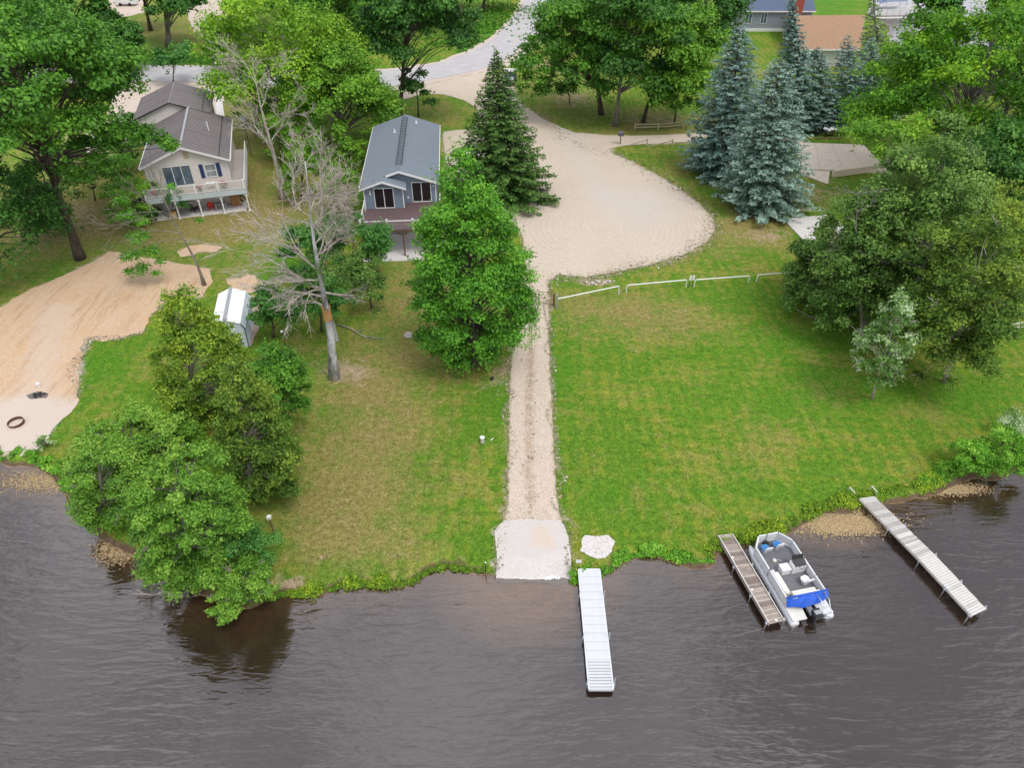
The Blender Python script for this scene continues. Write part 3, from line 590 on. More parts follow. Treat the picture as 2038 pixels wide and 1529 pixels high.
def spruce(name, base, top, halfw, m, bark, label, dens=1.0, seed=1, droop=.25, power=.85, s=.42, group=None, skirt=.05, gap=0, leanx=0):
    """conifer: whorls of boughs, each bough a fan of needle sprays; base,top map pixels, halfw in pixels at the skirt"""
    rng = np.random.RandomState(seed); b = G(*base); t = P(top[0], top[1], b.y); h = t.z; Rm = halfw * depth((b.x, b.y, h * .2)) / FPX
    root = thing(name, label, 'tree', (b.x, b.y, 0), 0, group); mb = MB(); lx = t.x - b.x
    mb.tube([(0, 0, 0), (lx * .3, 0, h * .35), (lx * .7, 0, h * .7), (lx, 0, h)], [h * .018, h * .013, h * .007, .02], 8)
    C = []; N = []; S = []; T = []; z = h * skirt
    while z < h * .985:
        fr_ = 1 - z / h; Lb = Rm * (fr_ ** power) * (1 if fr_ < .93 else .92); nb = max(5, int((6 + 5 * fr_) * dens)); ph = rng.uniform(0, 6.28)
        for k in range(nb):
            a = ph + 6.28 * k / nb + rng.normal() * .18; L_ = max(.25, Lb * rng.uniform(.72, 1.12)); zz = z + rng.normal() * .12
            if gap and rng.rand() < gap: continue
            ca, sa = math.cos(a), math.sin(a); ns = max(5, int(L_ * 9 * dens)); u = rng.uniform(.18, 1, ns) ** .8
            dz = -droop * L_ * u + droop * .75 * L_ * u ** 2.2; tn = rng.uniform(-.15, .15)
            x = lx * (z / h) + ca * L_ * u; y = sa * L_ * u; wl = (1 - u * .75) * min(.9, .30 * L_ + .1) + .04; lat = rng.uniform(-1, 1, ns) * wl
            C.append(np.stack([x - sa * lat, y + ca * lat, zz + dz - np.abs(lat) * .25 + rng.normal(0, .04, ns)], 1))
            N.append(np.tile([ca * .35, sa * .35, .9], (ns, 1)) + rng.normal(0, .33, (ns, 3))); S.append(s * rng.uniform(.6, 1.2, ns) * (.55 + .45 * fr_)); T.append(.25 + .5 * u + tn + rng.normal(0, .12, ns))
            if k % 2 == 0 and L_ > .8: mb.tube([(lx * z / h, 0, zz), (lx * z / h + ca * L_ * .5, sa * L_ * .5, zz - droop * L_ * .3), (lx * z / h + ca * L_ * .92, sa * L_ * .92, zz - droop * L_ * .25)], [.04, .025, .01], 3, cap=False)
        z += max(.16, (.34 if h > 10 else .28) * (.55 + .6 * fr_)) / max(.7, dens)
    C = np.vstack(C); N = np.vstack(N); S = np.concatenate(S); T = np.concatenate(T)
    mb.build('trunk', bark, root, smooth=True); leaf_object('crown', [leaves(C, N, S, T, rng, .5)], m, root); return root
def bare(mb, p, d, L_, r, lev, rnd, maxlev, spread=.75, up=.12, seg=4, kids=(4, 6), shrink=.62, minr=.010):
    pts = [Vector(p)]; d = Vector(d).normalized(); rs = [r]; dirs = [d.copy()]
    for i in range(seg):
        d = (d + Vector((rnd.gauss(0, .16), rnd.gauss(0, .16), rnd.gauss(0, .12) + up * .3))).normalized()
        pts.append(pts[-1] + d * L_ / seg); rs.append(max(minr, r * (1 - .68 * (i + 1) / seg))); dirs.append(d.copy())
    mb.tube(pts, rs, 6 if lev == 0 else (4 if lev < 2 else 3), cap=False)
    if lev >= maxlev: return
    nk = rnd.randint(*kids)
    for k in range(nk):
        t = rnd.uniform(.25, 1.0); i = min(seg - 1, int(t * seg)); q = pts[i].lerp(pts[i + 1], t * seg - i) if i < seg else pts[-1]
        ax = Vector((rnd.gauss(0, 1), rnd.gauss(0, 1), rnd.gauss(0, .7))).normalized(); nd = (dirs[i] + ax * spread * rnd.uniform(.6, 1.2)).normalized()
        bare(mb, q, nd, L_ * shrink * rnd.uniform(.7, 1.15), max(minr, rs[i] * .55), lev + 1, rnd, maxlev, spread, up, max(3, seg - 1) if lev > 0 else seg, kids, shrink, minr)

# --- left side
broadleaf('maple_tree', (160, 515), (-150, 25, 280, 345), L['maple'], b_dark, 'tall dark maple with a long slanting trunk above the orange sand', 42000, .36, 140, 11, .19, .55, -.5, .42, depth_=.95, tw=10)
broadleaf('maple_tree', (-45, 560), (-170, 285, 112, 560), L['darkmaple'], b_dark, 'dark maple cut by the left edge of the photo above the sand', 16000, .30, 70, 12, .24, trunk=.3)
broadleaf('maple_tree', (235, 330), (190, 225, 355, 320), L['darkmaple'], b_dark, 'smaller maple reaching over the left slope of the brown roof', 8000, .34, 26, 13, .30, .5, trunk=.22)
broadleaf('shrub', (60, 470), (0, 330, 130, 470), L['darkmaple'], b_dark, 'dark sapling growth left of the slanting maple trunk', 7000, .26, 40, 15, .25, low=-.9, cat='shrub', trunk=.08)
broadleaf('shrub', (190, 400), (110, 270, 262, 415), L['maple'], b_dark, 'dark leafy undergrowth right of the slanting maple trunk', 8000, .26, 40, 14, .3, cat='shrub', trunk=.07)
# two trees between the houses
broadleaf('ash_tree', (600, 275), (425, 5, 715, 250), L['lime'], b_grey, 'yellow-green tree over the road, upper left of the pair between the two houses', 26000, .42, 95, 21, .22, .6, trunk=.36, tonec=.55)
broadleaf('ash_tree', (690, 300), (555, 85, 805, 300), L['lime2'], b_grey, 'mid-green tree leaning over the left slope of the blue-grey roof', 24000, .38, 90, 22, .22, .6, trunk=.33, tonec=.5)
broadleaf('ash_tree', (640, 200), (580, -60, 745, 135), L['maple'], b_grey, 'fresh green tree behind the yellow-green one, at the top of the photo', 12000, .55, 60, 23, .25, trunk=.4)
broadleaf('oak_tree', (795, 235), (712, -70, 948, 160), L['darkmaple'], b_dark, 'tall dark tree with a straight black trunk behind the blue-grey roof', 26000, .50, 80, 24, .22, .55, -.4, .34, tw=6)
broadleaf('sapling', (833, 232), (800, 130, 862, 230), L['darkmaple'], b_dark, 'low dark branches right of the black trunk behind the blue-grey house', 1500, .4, 12, 25, .4, .4, trunk=.12, tw=8)
# conifers and maple in the middle
spruce('spruce_tree', (1000, 392), (988, 96), 120, L['norway'], b_dark, 'dark green spruce with a thin bare tip beside the gravel turnaround', 1.25, 31, .30, .80, .52)
broadleaf('silver_maple', (942, 725), (806, 312, 1056, 790), L['front'], b_dark, 'bright green maple in front of the blue-grey house, left of the gravel driveway', 60000, .225, 210, 32, .155, .75, -.97, .30, shape=.62, tonec=.5, depth_=.95)
# middle right grove
GR = 'trees of the grove above the gravel turnaround'
broadleaf('maple_tree', (1197, 228), (1040, -50, 1262, 205), L['maple'], b_dark, 'round-topped maple with a stout trunk at the left of the grove by the road', 22000, .46, 90, 41, .22, .6, -.6, .36, group=GR, tw=4)
broadleaf('maple_tree', (1225, 250), (1150, -90, 1345, 225), L['darkmaple'], b_grey, 'tall dark maple with a pale trunk in the middle of the grove', 18000, .46, 80, 42, .22, group=GR, trunk=.30)
broadleaf('maple_tree', (1280, 243), (1225, 0, 1432, 215), L['lime2'], b_dark, 'spreading green maple at the right of the grove, left of the blue spruces', 24000, .44, 75, 43, .23, group=GR, trunk=.26)
broadleaf('maple_tree', (1342, 245), (1300, 90, 1400, 235), L['maple'], b_dark, 'low slender maple with a bent stem above the split-rail fence', 6000, .36, 34, 44, .28, group=GR, trunk=.12)
broadleaf('sapling', (1135, 208), (1078, 110, 1165, 200), L['maple'], b_dark, 'thin young tree at the left edge of the grove beside the driveway', 3500, .36, 26, 45, .28, group=GR, trunk=.08)
broadleaf('maple_tree', (1400, 150), (1290, -110, 1490, 105), L['darkmaple'], b_dark, 'dark tree behind the grove, left of the grey house', 12000, .6, 60, 46, .24, trunk=.35)
# blue spruces
spruce('blue_spruce', (1440, 345), (1474, 48), 96, L['blue2'], b_dark, 'large blue spruce at the left of the two big ones beside the turnaround', 1.2, 51, .22, .55, .50, 'blue spruces')
spruce('blue_spruce', (1515, 412), (1553, 112), 104, L['blue'], b_dark, 'large blue spruce nearest the turnaround with boughs down to the grass', 1.25, 52, .22, .52, .48, 'blue spruces')
spruce('blue_spruce', (1590, 258), (1575, -30), 58, L['blue2'], b_dark, 'slim tall blue spruce in front of the brick chimney house', 1.0, 53, .3, .8, .60, 'blue spruces')
spruce('blue_spruce', (1640, 250), (1627, 92), 62, L['blue2'], b_dark, 'first small blue spruce below the brown roof, at its left end', 1.0, 54, .2, .6, .50, 'blue spruces')
spruce('blue_spruce', (1695, 247), (1687, 68), 64, L['blue2'], b_dark, 'second small blue spruce below the brown roof, in the middle of the row', 1.0, 55, .2, .6, .50, 'blue spruces')
spruce('blue_spruce', (1745, 240), (1733, 72), 60, L['blue'], b_dark, 'third small blue spruce of the row, right of the brown roof', 1.0, 56, .2, .6, .50, 'blue spruces')
spruce('pine_tree', (1755, 190), (1737, -15), 66, L['pine'], b_grey, 'open grey-green pine between the brown roof and the moored boat', .75, 57, .35, .75, .75, gap=.15)
# right side
broadleaf('maple_tree', (1890, 350), (1700, 15, 2150, 345), L['right'], b_grey, 'broad bright green maple filling the upper right corner', 52000, .38, 150, 61, .17, .5, -.55, .40, tonec=.55)
broadleaf('maple_tree', (1960, 460), (1870, 250, 2160, 540), L['darkmaple'], b_dark, 'dark maple at the right edge below the broad bright one', 30000, .36, 75, 62, .22, trunk=.3)
broadleaf('willow_tree', (1905, 190), (1815, -60, 1925, 62), L['shrub'], b_dark, 'dark tree on the far bank of the pond at the top right', 6000, .6, 40, 63, .26, trunk=.3)
broadleaf('willow_tree', (2010, 190), (1960, -60, 2110, 80), L['lime2'], b_dark, 'light green tree beyond the pond in the top right corner', 6000, .6, 40, 64, .26, trunk=.3)
broadleaf('elm_tree', (1662, 602), (1556, 445, 1745, 722), L['elm'], b_grey, 'dense dark elm at the left end of the thicket beside the concrete pad', 40000, .25, 140, 71, .18, .65, -.95, .20, tw=12)
broadleaf('elm_tree', (1716, 660), (1618, 325, 1830, 700), L['elm'], b_grey, 'elm with a long straight grey trunk in the middle of the thicket', 30000, .25, 120, 72, .17, .6, -.85, .22, tw=24, tonec=.6)
broadleaf('elm_tree', (1800, 645), (1700, 255, 1940, 650), L['elm'], b_grey, 'tall elm with bare tips behind the thicket', 42000, .27, 160, 73, .17, .6, -.9, .22, tw=40, tonec=.55)
broadleaf('elm_tree', (1900, 600), (1840, 350, 2020, 660), L['cedar2'], b_grey, 'yellowish tree at the right end of the thicket', 20000, .26, 90, 74, .20, .6, -.9, .2, tonec=.7)
broadleaf('cedar_tree', (1880, 762), (1770, 455, 2012, 790), L['cedar2'], b_pale, 'olive cedar with a short pale trunk at the right of the thicket', 34000, .24, 110, 75, .19, .7, -.85, .19, tw=14, tonec=.5)
broadleaf('cedar_tree', (1945, 560), (1895, 425, 2040, 655), L['cedar'], b_pale, 'yellow-green cedar right of the thicket near the rail fence', 15000, .26, 45, 76, .26, trunk=.15, tonec=.75)
broadleaf('elm_tree', (1770, 420), (1690, 215, 1850, 350), L['lime2'], b_grey, 'small yellow-tipped tree in front of the broad maple', 6000, .30, 36, 77, .28, trunk=.14, tonec=.55)
broadleaf('poplar_tree', (1735, 795), (1682, 568, 1822, 828), L['poplar'], b_pale, 'young poplar with white-backed leaves standing on the lawn before the thicket', 6500, .19, 60, 78, .17, .8, -.78, .085, tonec=.55, tw=26, depth_=.8)
# left foreground
broadleaf('cedar_tree', (395, 835), (272, 545, 508, 862), L['cedar'], b_pale, 'yellow-green cedar left of the white shed', 34000, .20, 170, 81, .14, 1.1, -.95, .18, shape=.95, tonec=.62, up=.25)
broadleaf('cedar_tree', (508, 985), (400, 690, 602, 1008), L['cedar2'], b_pale, 'tall olive cedar on the left lawn above the lamp post', 34000, .18, 170, 82, .14, 1.1, -.95, .16, shape=.95, tonec=.58, up=.25)
broadleaf('maple_tree', (552, 878), (468, 685, 606, 872), L['maple'], b_dark, 'small rounded dark maple behind the tall olive cedar', 16000, .20, 60, 83, .22, trunk=.12)
broadleaf('willow_tree', (270, 950), (150, 790, 390, 985), L['willow'], b_grey, 'pale green willow at the left, beside the lawn strip', 30000, .19, 110, 84, .17, .6, -.9, .2, tonec=.6, tw=18)
broadleaf('willow_tree', (215, 1030), (115, 850, 330, 1065), L['willow'], b_grey, 'pale green willow leaning over the lake at the left shore', 20000, .18, 80, 85, .18, .6, -.95, .15, tonec=.55, tw=6)
broadleaf('willow_tree', (400, 1140), (265, 890, 475, 1140), L['willow'], b_grey, 'tallest green willow on the shore, right of the bare bank', 34000, .18, 120, 86, .17, .6, -.95, .22, tonec=.5, tw=8)
broadleaf('shrub', (485, 1140), (420, 1048, 548, 1142), L['shrub'], b_dark, 'round deep green shrub beside the square-capped post', 9000, .15, 40, 87, .24, cat='shrub', trunk=.06, tonec=.6)
broadleaf('alder_bush', (370, 1165), (285, 1075, 440, 1185), L['willow'], b_grey, 'leafy bush at the waterline under the tallest willow', 10000, .15, 45, 88, .24, cat='bush', trunk=.06, tonec=.55, tw=6)
broadleaf('alder_bush', (500, 1200), (425, 1118, 545, 1212), L['willow'], b_grey, 'tangled bush on the point right of the willows', 9000, .14, 45, 89, .24, cat='bush', trunk=.06, tonec=.5, tw=16)
broadleaf('alder_bush', (465, 1222), (418, 1170, 498, 1252), L['willow'], b_grey, 'lowest bush hanging out over the dark water', 4500, .14, 26, 91, .28, cat='bush', trunk=.05, tonec=.65, tw=6)
# shrubs behind the dead trees
SB = 'shrubs and bushes on the slope between the two houses'
for i, (ba, bx, lab, mm, nn) in enumerate([
    ((700, 560), (640, 420, 790, 560), 'dark leafy tree left of the patio under the maroon deck', 'shrub', 12000),
    ((620, 560), (560, 440, 660, 570), 'dense dark shrub left of the bleached dead tree', 'shrub', 8000),
    ((640, 660), (585, 520, 690, 650), 'dark bush behind the snapped silver trunk', 'shrub', 8000),
    ((545, 672), (500, 570, 600, 680), 'round shrub right of the white shed', 'shrub', 7000),
    ((740, 615), (690, 505, 765, 620), 'loose bluish-green sapling right of the snapped trunk', 'elm', 3500),
    ((510, 265), (460, 165, 575, 275), 'green shrub right of the beige house roof', 'maple', 5000),
    ((600, 400), (560, 270, 660, 400), 'green tree behind the bleached branches between the houses', 'lime2', 9000),
    ((690, 430), (640, 330, 722, 430), 'bushy growth against the left side of the blue-grey house', 'lime2', 5000),
    ((560, 330), (520, 220, 600, 330), 'bright bush beside the second dead trunk', 'lime2', 4500),
    ((700, 345), (655, 270, 728, 350), 'green saplings beside the far left corner of the blue-grey house', 'lime2', 4000)]):
    broadleaf('shrub', ba, bx, L[mm], b_dark, lab, nn, .24, 30, 101 + i, .28, cat='shrub', trunk=.08, group=SB, tw=4)
broadleaf('shrub', (345, 165), (310, 95, 395, 132), L['shrub'], b_dark, 'dark bush beyond the road, below the thick trunk', 2500, .5, 18, 120, .35, cat='shrub', trunk=.1)
broadleaf('shrub', (425, 140), (408, 60, 455, 128), L['shrub'], b_dark, 'dark bush right of the sandy track beyond the road', 3000, .5, 20, 121, .3, cat='shrub', trunk=.1)
broadleaf('oak_tree', (337, 92), (270, -60, 410, 75), L['darkmaple'], b_grey, 'dark tree with a thick bare trunk left of the sandy track', 8000, .6, 40, 122, .25, .5, -.2, .55)
# trees along the top edge
TE = 'woodland trees along the top edge'
for i, (ba, bx, lab, mm) in enumerate([
    ((30, 130), (-90, -110, 130, 70), 'dark tree in the upper left corner', 'darkmaple'), ((140, 110), (60, -90, 230, 45), 'dark tree along the top edge, left of the sandy clearing', 'darkmaple'),
    ((200, 120), (130, 10, 260, 110), 'scrubby green tree below the sandy clearing', 'darkmaple'),
    ((500, 60), (440, -110, 590, 20), 'dark tree behind the yellow-green one, right of the sandy track', 'darkmaple'), ((760, 60), (680, -120, 800, 30), 'dark tree at the top, left of the tall dark one', 'shrub'),
    ((850, 60), (820, -90, 925, 35), 'dark tree at the top above the utility pole', 'shrub'), ((960, 20), (920, -70, 1040, 5), 'low tree at the top, left of the road bend', 'maple'),
    ((900, 48), (870, 10, 950, 48), 'grey-green bush beside the utility pole', 'elm'), ((1210, 40), (1120, -120, 1250, 10), 'tree at the top behind the grove, right of the road', 'maple'),
    ((1440, 40), (1405, -100, 1480, 30), 'dark tree left of the navy roof', 'darkmaple'),
    ((60, 190), (-60, 0, 110, 130), 'dark tree behind the big maple at the left edge', 'darkmaple'), ((240, 140), (190, 40, 300, 120), 'low green tree right of the clearing above the road', 'darkmaple'),
    ((-60, 90), (-180, -140, 20, 60), 'dark tree at the far upper left edge', 'darkmaple'), ((300, 60), (240, -100, 330, 20), 'dark tree on the top edge above the thick bare trunk', 'darkmaple'),
    ((700, 90), (650, -60, 760, 60), 'dark tree between the yellow-green tree and the tall dark one', 'darkmaple'), ((100, 60), (40, -120, 190, 20), 'tall tree on the top edge in the upper left', 'maple'),
    ((1320, 60), (1260, -120, 1400, 40), 'dark tree on the top edge above the grove', 'darkmaple'), ((560, 90), (500, -80, 640, 50), 'green tree at the top behind the yellow-green crown', 'maple'),
    ((1995, 240), (1930, 60, 2110, 220), 'bright tree at the right edge behind the broad maple', 'right')]):
    broadleaf('woodland_tree', ba, bx, L[mm], b_dark, lab, 9000, .62, 60, 230 + i, .24, trunk=.35, group=TE)

# dead and damaged trees
def dead_tree(name, base, top, label, bark, limbs_, seed, r0, split=None, maxlev=4, kids=(4, 5), droopv=.05):
    rnd = random.Random(seed); b = G(*base); t = P(top[0], top[1], b.y); root = thing(name, label, 'tree', (b.x, b.y, 0)); mb = MB()
    n = 9; pts = []; lx = t.x - b.x
    for i in range(n + 1):
        s_ = i / n; pts.append(Vector((lx * s_ + .12 * math.sin(7 * s_), .15 * math.sin(4 * s_), t.z * s_)))
    rs = [r0 * (1.3 if i == 0 else 1) * max(.05, 1 - .97 * (i / n) ** .85) for i in range(n + 1)]
    mb.tube(pts, rs, 10); br = mb if maxlev < 4 else MB()
    if maxlev > 3: mb.build('trunk', b_birch if split else bark, root, smooth=True)
    for (f, az, el, ln) in limbs_:
        if split and math.cos(az) > .35 and f > .5: ln *= .62
        i = min(n - 1, int(f * n)); p = pts[i].lerp(pts[i + 1], f * n - i); d = Vector((math.cos(az) * math.cos(el), math.sin(az) * math.cos(el), math.sin(el)))
        bare(br, p, d, ln, max(.04, rs[i] * .42), 1, rnd, maxlev, .60, droopv, 6, kids, .58, .012)
    br.build('branch' if maxlev > 3 else 'trunk', bark, root, smooth=True)
    if split:
        f = split; i = int(f * n); p = pts[i].lerp(pts[i + 1], f * n - i); s_ = MB()
        for k in range(9):
            a = k * .7; r_ = rs[i] * 1.12; s_.tube([p + Vector((math.cos(a) * r_, math.sin(a) * r_ * 1.0, -.55)), p + Vector((math.cos(a) * r_ * .9, math.sin(a) * r_ * .9, .1)), p + Vector((math.cos(a) * r_ * 1.25, math.sin(a) * r_ * 1.25, .35 + .45 * rnd.random()))], [.07, .08, .015], 4)
        s_.build('splintered_heartwood', m_orange, root)
    return root, pts
rnd = random.Random(5)
lm = [(rnd.uniform(.45, .9), k * 2.4 + rnd.uniform(-.4, .4), rnd.uniform(.35, 1.0), rnd.uniform(2.8, 4.6)) for k in range(17)] + [(.6, .2, 1.05, 4.6), (.97, 1.4, 1.35, 2.0)] + [(.46, 3.3, .1, 2.6), (.44, .1, .0, 2.2), (.42, 2.9, .3, 2.8), (.5, 3.8, .4, 3.0), (.38, 3.0, .1, 1.8)]
dead_tree('dead_tree', (665, 752), (606, 320), 'bleached leafless tree on a snapped silver trunk with orange splintered wood', b_pale, lm, 7, .36, .34, 4, (4, 6), -.02)
lm = [(rnd.uniform(.3, 1.0), k * 2.4, rnd.uniform(.2, 1.0), rnd.uniform(2.6, 4.4)) for k in range(15)]
dead_tree('dead_tree', (562, 395), (500, 118), 'grey leafless tree right of the beige house, reaching up to the road', b_pale, lm, 8, .28, None, 4, (3, 5), .06)
lm = [(rnd.uniform(.45, 1.0), k * 2.4, rnd.uniform(.5, 1.2), rnd.uniform(1.4, 2.6)) for k in range(9)]
dead_tree('dead_tree', (637, 470), (640, 262), 'slender pale leafless tree between the two houses', b_pale, lm, 9, .15, None, 3, (4, 5))
lm = [(.55, 3.4, .5, 5.0), (.6, 2.9, .6, 4.6), (.7, 3.1, .2, 4.5), (.8, 2.5, .9, 3.5), (.9, 1.2, 1.0, 2.6), (.5, 3.6, .1, 4.0), (.97, 2.6, 1.2, 2.4), (.75, 3.8, .6, 4.2)]
ct, _ = dead_tree('leaning_tree', (407, 568), (318, 375), 'thin half-dead tree with drooping leaves over the orange sand', bark_mat('leaning_bark', (.10, .085, .07), (.28, .25, .21)), lm, 10, .16, None, 3, (3, 4))
def add_leaves(root, spots, m, n, s, seed, tone=.55):
    rng = np.random.RandomState(seed); pr = []
    Y = root.location.y
    for (u, v, r, dy) in spots:
        c = P(u, v, Y + dy); pr.append(clump_leaves(np.array([c.x - root.location.x, dy, c.z]), r, int(n * r * r), s, tone + rng.uniform(-.15, .15), rng, .7, 9))
    leaf_object('crown', pr, m, root)
add_leaves(ct, [(275, 470, .9, 0), (262, 510, .95, 0), (285, 535, .8, -.3), (300, 500, .8, 0), (255, 545, .6, -.4), (320, 520, .5, 0), (250, 430, .7, 0), (310, 545, .45, 0), (285, 440, .5, .3), (340, 370, .4, 0), (240, 400, .6, 0), (395, 440, .4, .5)], L['front'], 480, .21, 3)
dt = [o for o in bpy.data.objects if o.name == 'dead_tree'][0]
add_leaves(dt, [(650, 545, .9, -.5), (690, 560, .8, .3), (610, 560, .7, 0), (580, 640, .7, -.6), (560, 610, .5, 0), (720, 560, .7, .5), (740, 590, .7, .3), (755, 620, .5, 0), (670, 510, .7, 0), (620, 520, .6, .3), (735, 545, .5, .8)], L['elm'], 420, .17, 4, .5)
bare_label = [((1714, 684), (1704, 372), 'tall bare grey trunk standing in front of the thicket'), ((1768, 708), (1868, 462), 'leaning pale bare trunk crossing the thicket'), ((1655, 640), (1650, 470), 'short bare grey stem at the left of the thicket')]
for k, (ba, tp, lab) in enumerate(bare_label):
    rnd = random.Random(50 + k); dead_tree('dead_tree', ba, tp, lab, b_grey, [(rnd.uniform(.4, .98), q * 2.4, rnd.uniform(.1, .8), rnd.uniform(.8, 1.8)) for q in range(9)], 60 + k, .15, None, 3, (2, 4))
t1 = [o for o in bpy.data.objects if o.name == 'maple_tree'][0]; b1 = t1.location
sp1 = [(345, 292, .75, -.6), (328, 282, .9, -.5), (300, 268, 1.1, -.4), (268, 262, 1.1, 0), (235, 262, 1.2, 0), (200, 262, 1.3, .5), (165, 285, 1.1, 0), (190, 310, .9, -.6), (120, 330, 1.1, .4), (70, 330, 1.3, 0), (30, 360, 1.2, .5), (215, 330, .8, -.5), (95, 385, 1.0, .6), (40, 410, 1.0, 0), (150, 350, .8, .3), (225, 290, .8, -.8)]
bo = MB(); pa = P(88, 340, b1.y) - b1; pa.y = 0
for (u, v, r_, dy) in sp1:
    c_ = P(u, v, b1.y + dy) - b1; m_ = pa.lerp(c_, .5) + Vector((0, 0, .5)); bo.tube([pa + Vector((-.3, 0, .8)), m_, c_], [.11, .06, .02], 5, cap=False)
bo.build('bough', b_dark, t1, smooth=True)
rg = np.random.RandomState(44); pr = []
for (u, v, r_, dy) in sp1:
    c_ = P(u, v, b1.y + dy) - b1; pr.append(clump_leaves(np.array(tuple(c_)), r_, int(360 * r_ * r_), .32, .5 + rg.uniform(-.2, .2), rg, .55, 9))
leaf_object('bough_leaves', pr, L['maple'], t1)
broadleaf('shrub', (255, 445), (205, 352, 318, 446), L['lime2'], b_dark, 'light green bush left of the white deck, above the sand', 5000, .24, 34, 170, .27, low=-.9, cat='shrub', trunk=.06)
broadleaf('shrub', (300, 430), (270, 372, 335, 432), L['shrub'], b_dark, 'dark bush against the left foot of the white deck', 2500, .22, 20, 171, .3, low=-.9, cat='shrub', trunk=.05)
mb = MB(); root = thing('broken_limb', 'splintered orange limb broken off near the top of the slanting maple trunk', 'broken branch', G(160, 515)); Yb = root.location.y - .6
a = P(22, 242, Yb) - root.location; b_ = P(50, 292, Yb) - root.location
mb.tube([b_, a.lerp(b_, .5) + Vector((.05, 0, 0)), a], [.17, .13, .02], 6); mb.build('splintered_heartwood', m_orange, root)
# fallen branches
def fallen(px, label, r=.05, seed=1, z=.12):
    rd = random.Random(seed); pts = [G(u, v, z) for u, v in px]; mb = MB(); mb.tube([p + Vector((0, 0, rd.uniform(-.05, .1))) for p in pts], [r * (1 - .7 * i / len(pts)) for i in range(len(pts))], 5)
    for i in range(1, len(pts)):
        d = (pts[i] - pts[i - 1]).normalized()
        for k in range(3): bare(mb, pts[i], d + Vector((rd.gauss(0, .7), rd.gauss(0, .7), .15)), .9, r * .45, 2, rd, 3, .6, .0, 3, (2, 3), .6, .01)
    tag(mb.build('fallen_branch', b_pale, smooth=True), label, 'fallen branch')
fallen([(672, 645), (700, 655), (720, 668), (740, 672)], 'bleached forked branch lying on the grass right of the snapped trunk', .06, 3)
fallen([(1570, 412), (1590, 418), (1630, 420)], 'bare grey branch above the corner of the concrete pad', .05, 4, 1.0)
fallen([(1700, 655), (1682, 640), (1676, 620)], 'small grey branch sticking out left of the young poplar', .05, 5, .8)
fallen([(1585, 618), (1600, 625), (1618, 632)], 'thin stick on the lawn at the left foot of the thicket', .03, 6)
fallen([(365, 1188), (330, 1180), (300, 1185)], 'drowned branches poking out of the water at the left shore', .05, 8, -.15)
fallen([(1880, 430), (1905, 405), (1915, 380)], 'bleached dead twigs on top of the thicket', .06, 9, 6.5)

# shore vegetation (uncountable)
def strip(name, path, m, n, s, seed, wd=.5, hgt=.45, tone=.45, rmax=.33):
    rng = np.random.RandomState(seed); pts = px_poly(path, WZ); seg = np.diff(pts, axis=0); ln = np.linalg.norm(seg, axis=1); cum = np.concatenate([[0], np.cumsum(ln)])
    k = n // 45; t = rng.uniform(0, cum[-1], k); i = np.clip(np.searchsorted(cum, t) - 1, 0, len(seg) - 1); p = pts[i] + seg[i] * ((t - cum[i]) / ln[i])[:, None]
    nn = vnoise(t, t * 0 + seed, .9, seed); nrm = np.stack([-seg[i][:, 1], seg[i][:, 0]], 1) / ln[i][:, None]; sg = 1 if nrm[:, 1].mean() > 0 else -1
    off = wd * (rng.uniform(-.15, 1.0, k) * (.35 + 1.1 * nn)); p = p + nrm * sg * off[:, None]; pr = []
    for q in range(k):
        r_ = rmax * rng.uniform(.3, 1) * (.4 + .9 * nn[q]); z = WZ + .05 + hgt * .35 * nn[q] + (.2 if off[q] > .25 else 0)
        pr.append(clump_leaves(np.array([p[q, 0], p[q, 1], z]), r_, 45, s, tone + (nn[q] - .5) * .5 + rng.uniform(-.2, .2), rng, .9, 6, .8))
    return leaf_object(name, pr, m, None, 'stuff')
strip('shore_plants', [(-300, 905), (-60, 912), (0, 916), (55, 918), (100, 935), (135, 975), (150, 1000)], L['shoreg'], 9000, .16, 1, .55, .5)
strip('shore_plants', [(150, 985), (185, 1030), (230, 1065)], L['shoreg'], 3500, .15, 2, .4, .5)
strip('shore_plants', [(470, 1205), (535, 1195), (560, 1185), (600, 1187), (650, 1178), (700, 1165), (745, 1168), (790, 1168), (822, 1160), (848, 1142), (880, 1132), (930, 1137), (985, 1141)], L['shore'], 14000, .12, 3, .28, .3)
strip('shore_plants', [(1143, 1160), (1150, 1150), (1185, 1150), (1215, 1136), (1235, 1116), (1290, 1103), (1330, 1112), (1380, 1122), (1420, 1120)], L['shoreg'], 12000, .13, 4, .38, .5, .55)
strip('shore_plants', [(1400, 1110), (1445, 1090), (1500, 1080), (1560, 1058), (1610, 1030), (1660, 1012), (1720, 1005), (1770, 990), (1830, 980), (1880, 960)], L['shore'], 20000, .13, 5, .55, .5, .5)
strip('shore_plants', [(1840, 975), (1885, 955), (1940, 935), (1990, 925), (2040, 905), (2120, 870)], L['shoreg'], 16000, .15, 6, .8, .8, .5)
broadleaf('shrub', (1930, 938), (1885, 880, 1975, 940), L['shoreg'], b_dark, 'grassy bright green clump on the right shore', 5000, .14, 30, 141, .3, cat='shrub', trunk=.03, tonec=.5)
broadleaf('shrub', (2000, 935), (1950, 860, 2050, 965), L['shoreg'], b_dark, 'leafy waterside shrub at the right edge of the photo', 7000, .15, 36, 142, .3, cat='shrub', trunk=.04, tonec=.55)
broadleaf('shrub', (2020, 870), (1990, 825, 2080, 890), L['poplar'], b_dark, 'white-leaved shrub at the right edge above the shore', 3500, .14, 24, 143, .3, cat='shrub', trunk=.04, tonec=.7)
broadleaf('shrub', (95, 890), (70, 862, 112, 898), L['poplar'], b_dark, 'small pale-leaved shrub at the corner of the beach', 700, .13, 10, 144, .4, cat='shrub', trunk=.02, tonec=.65)
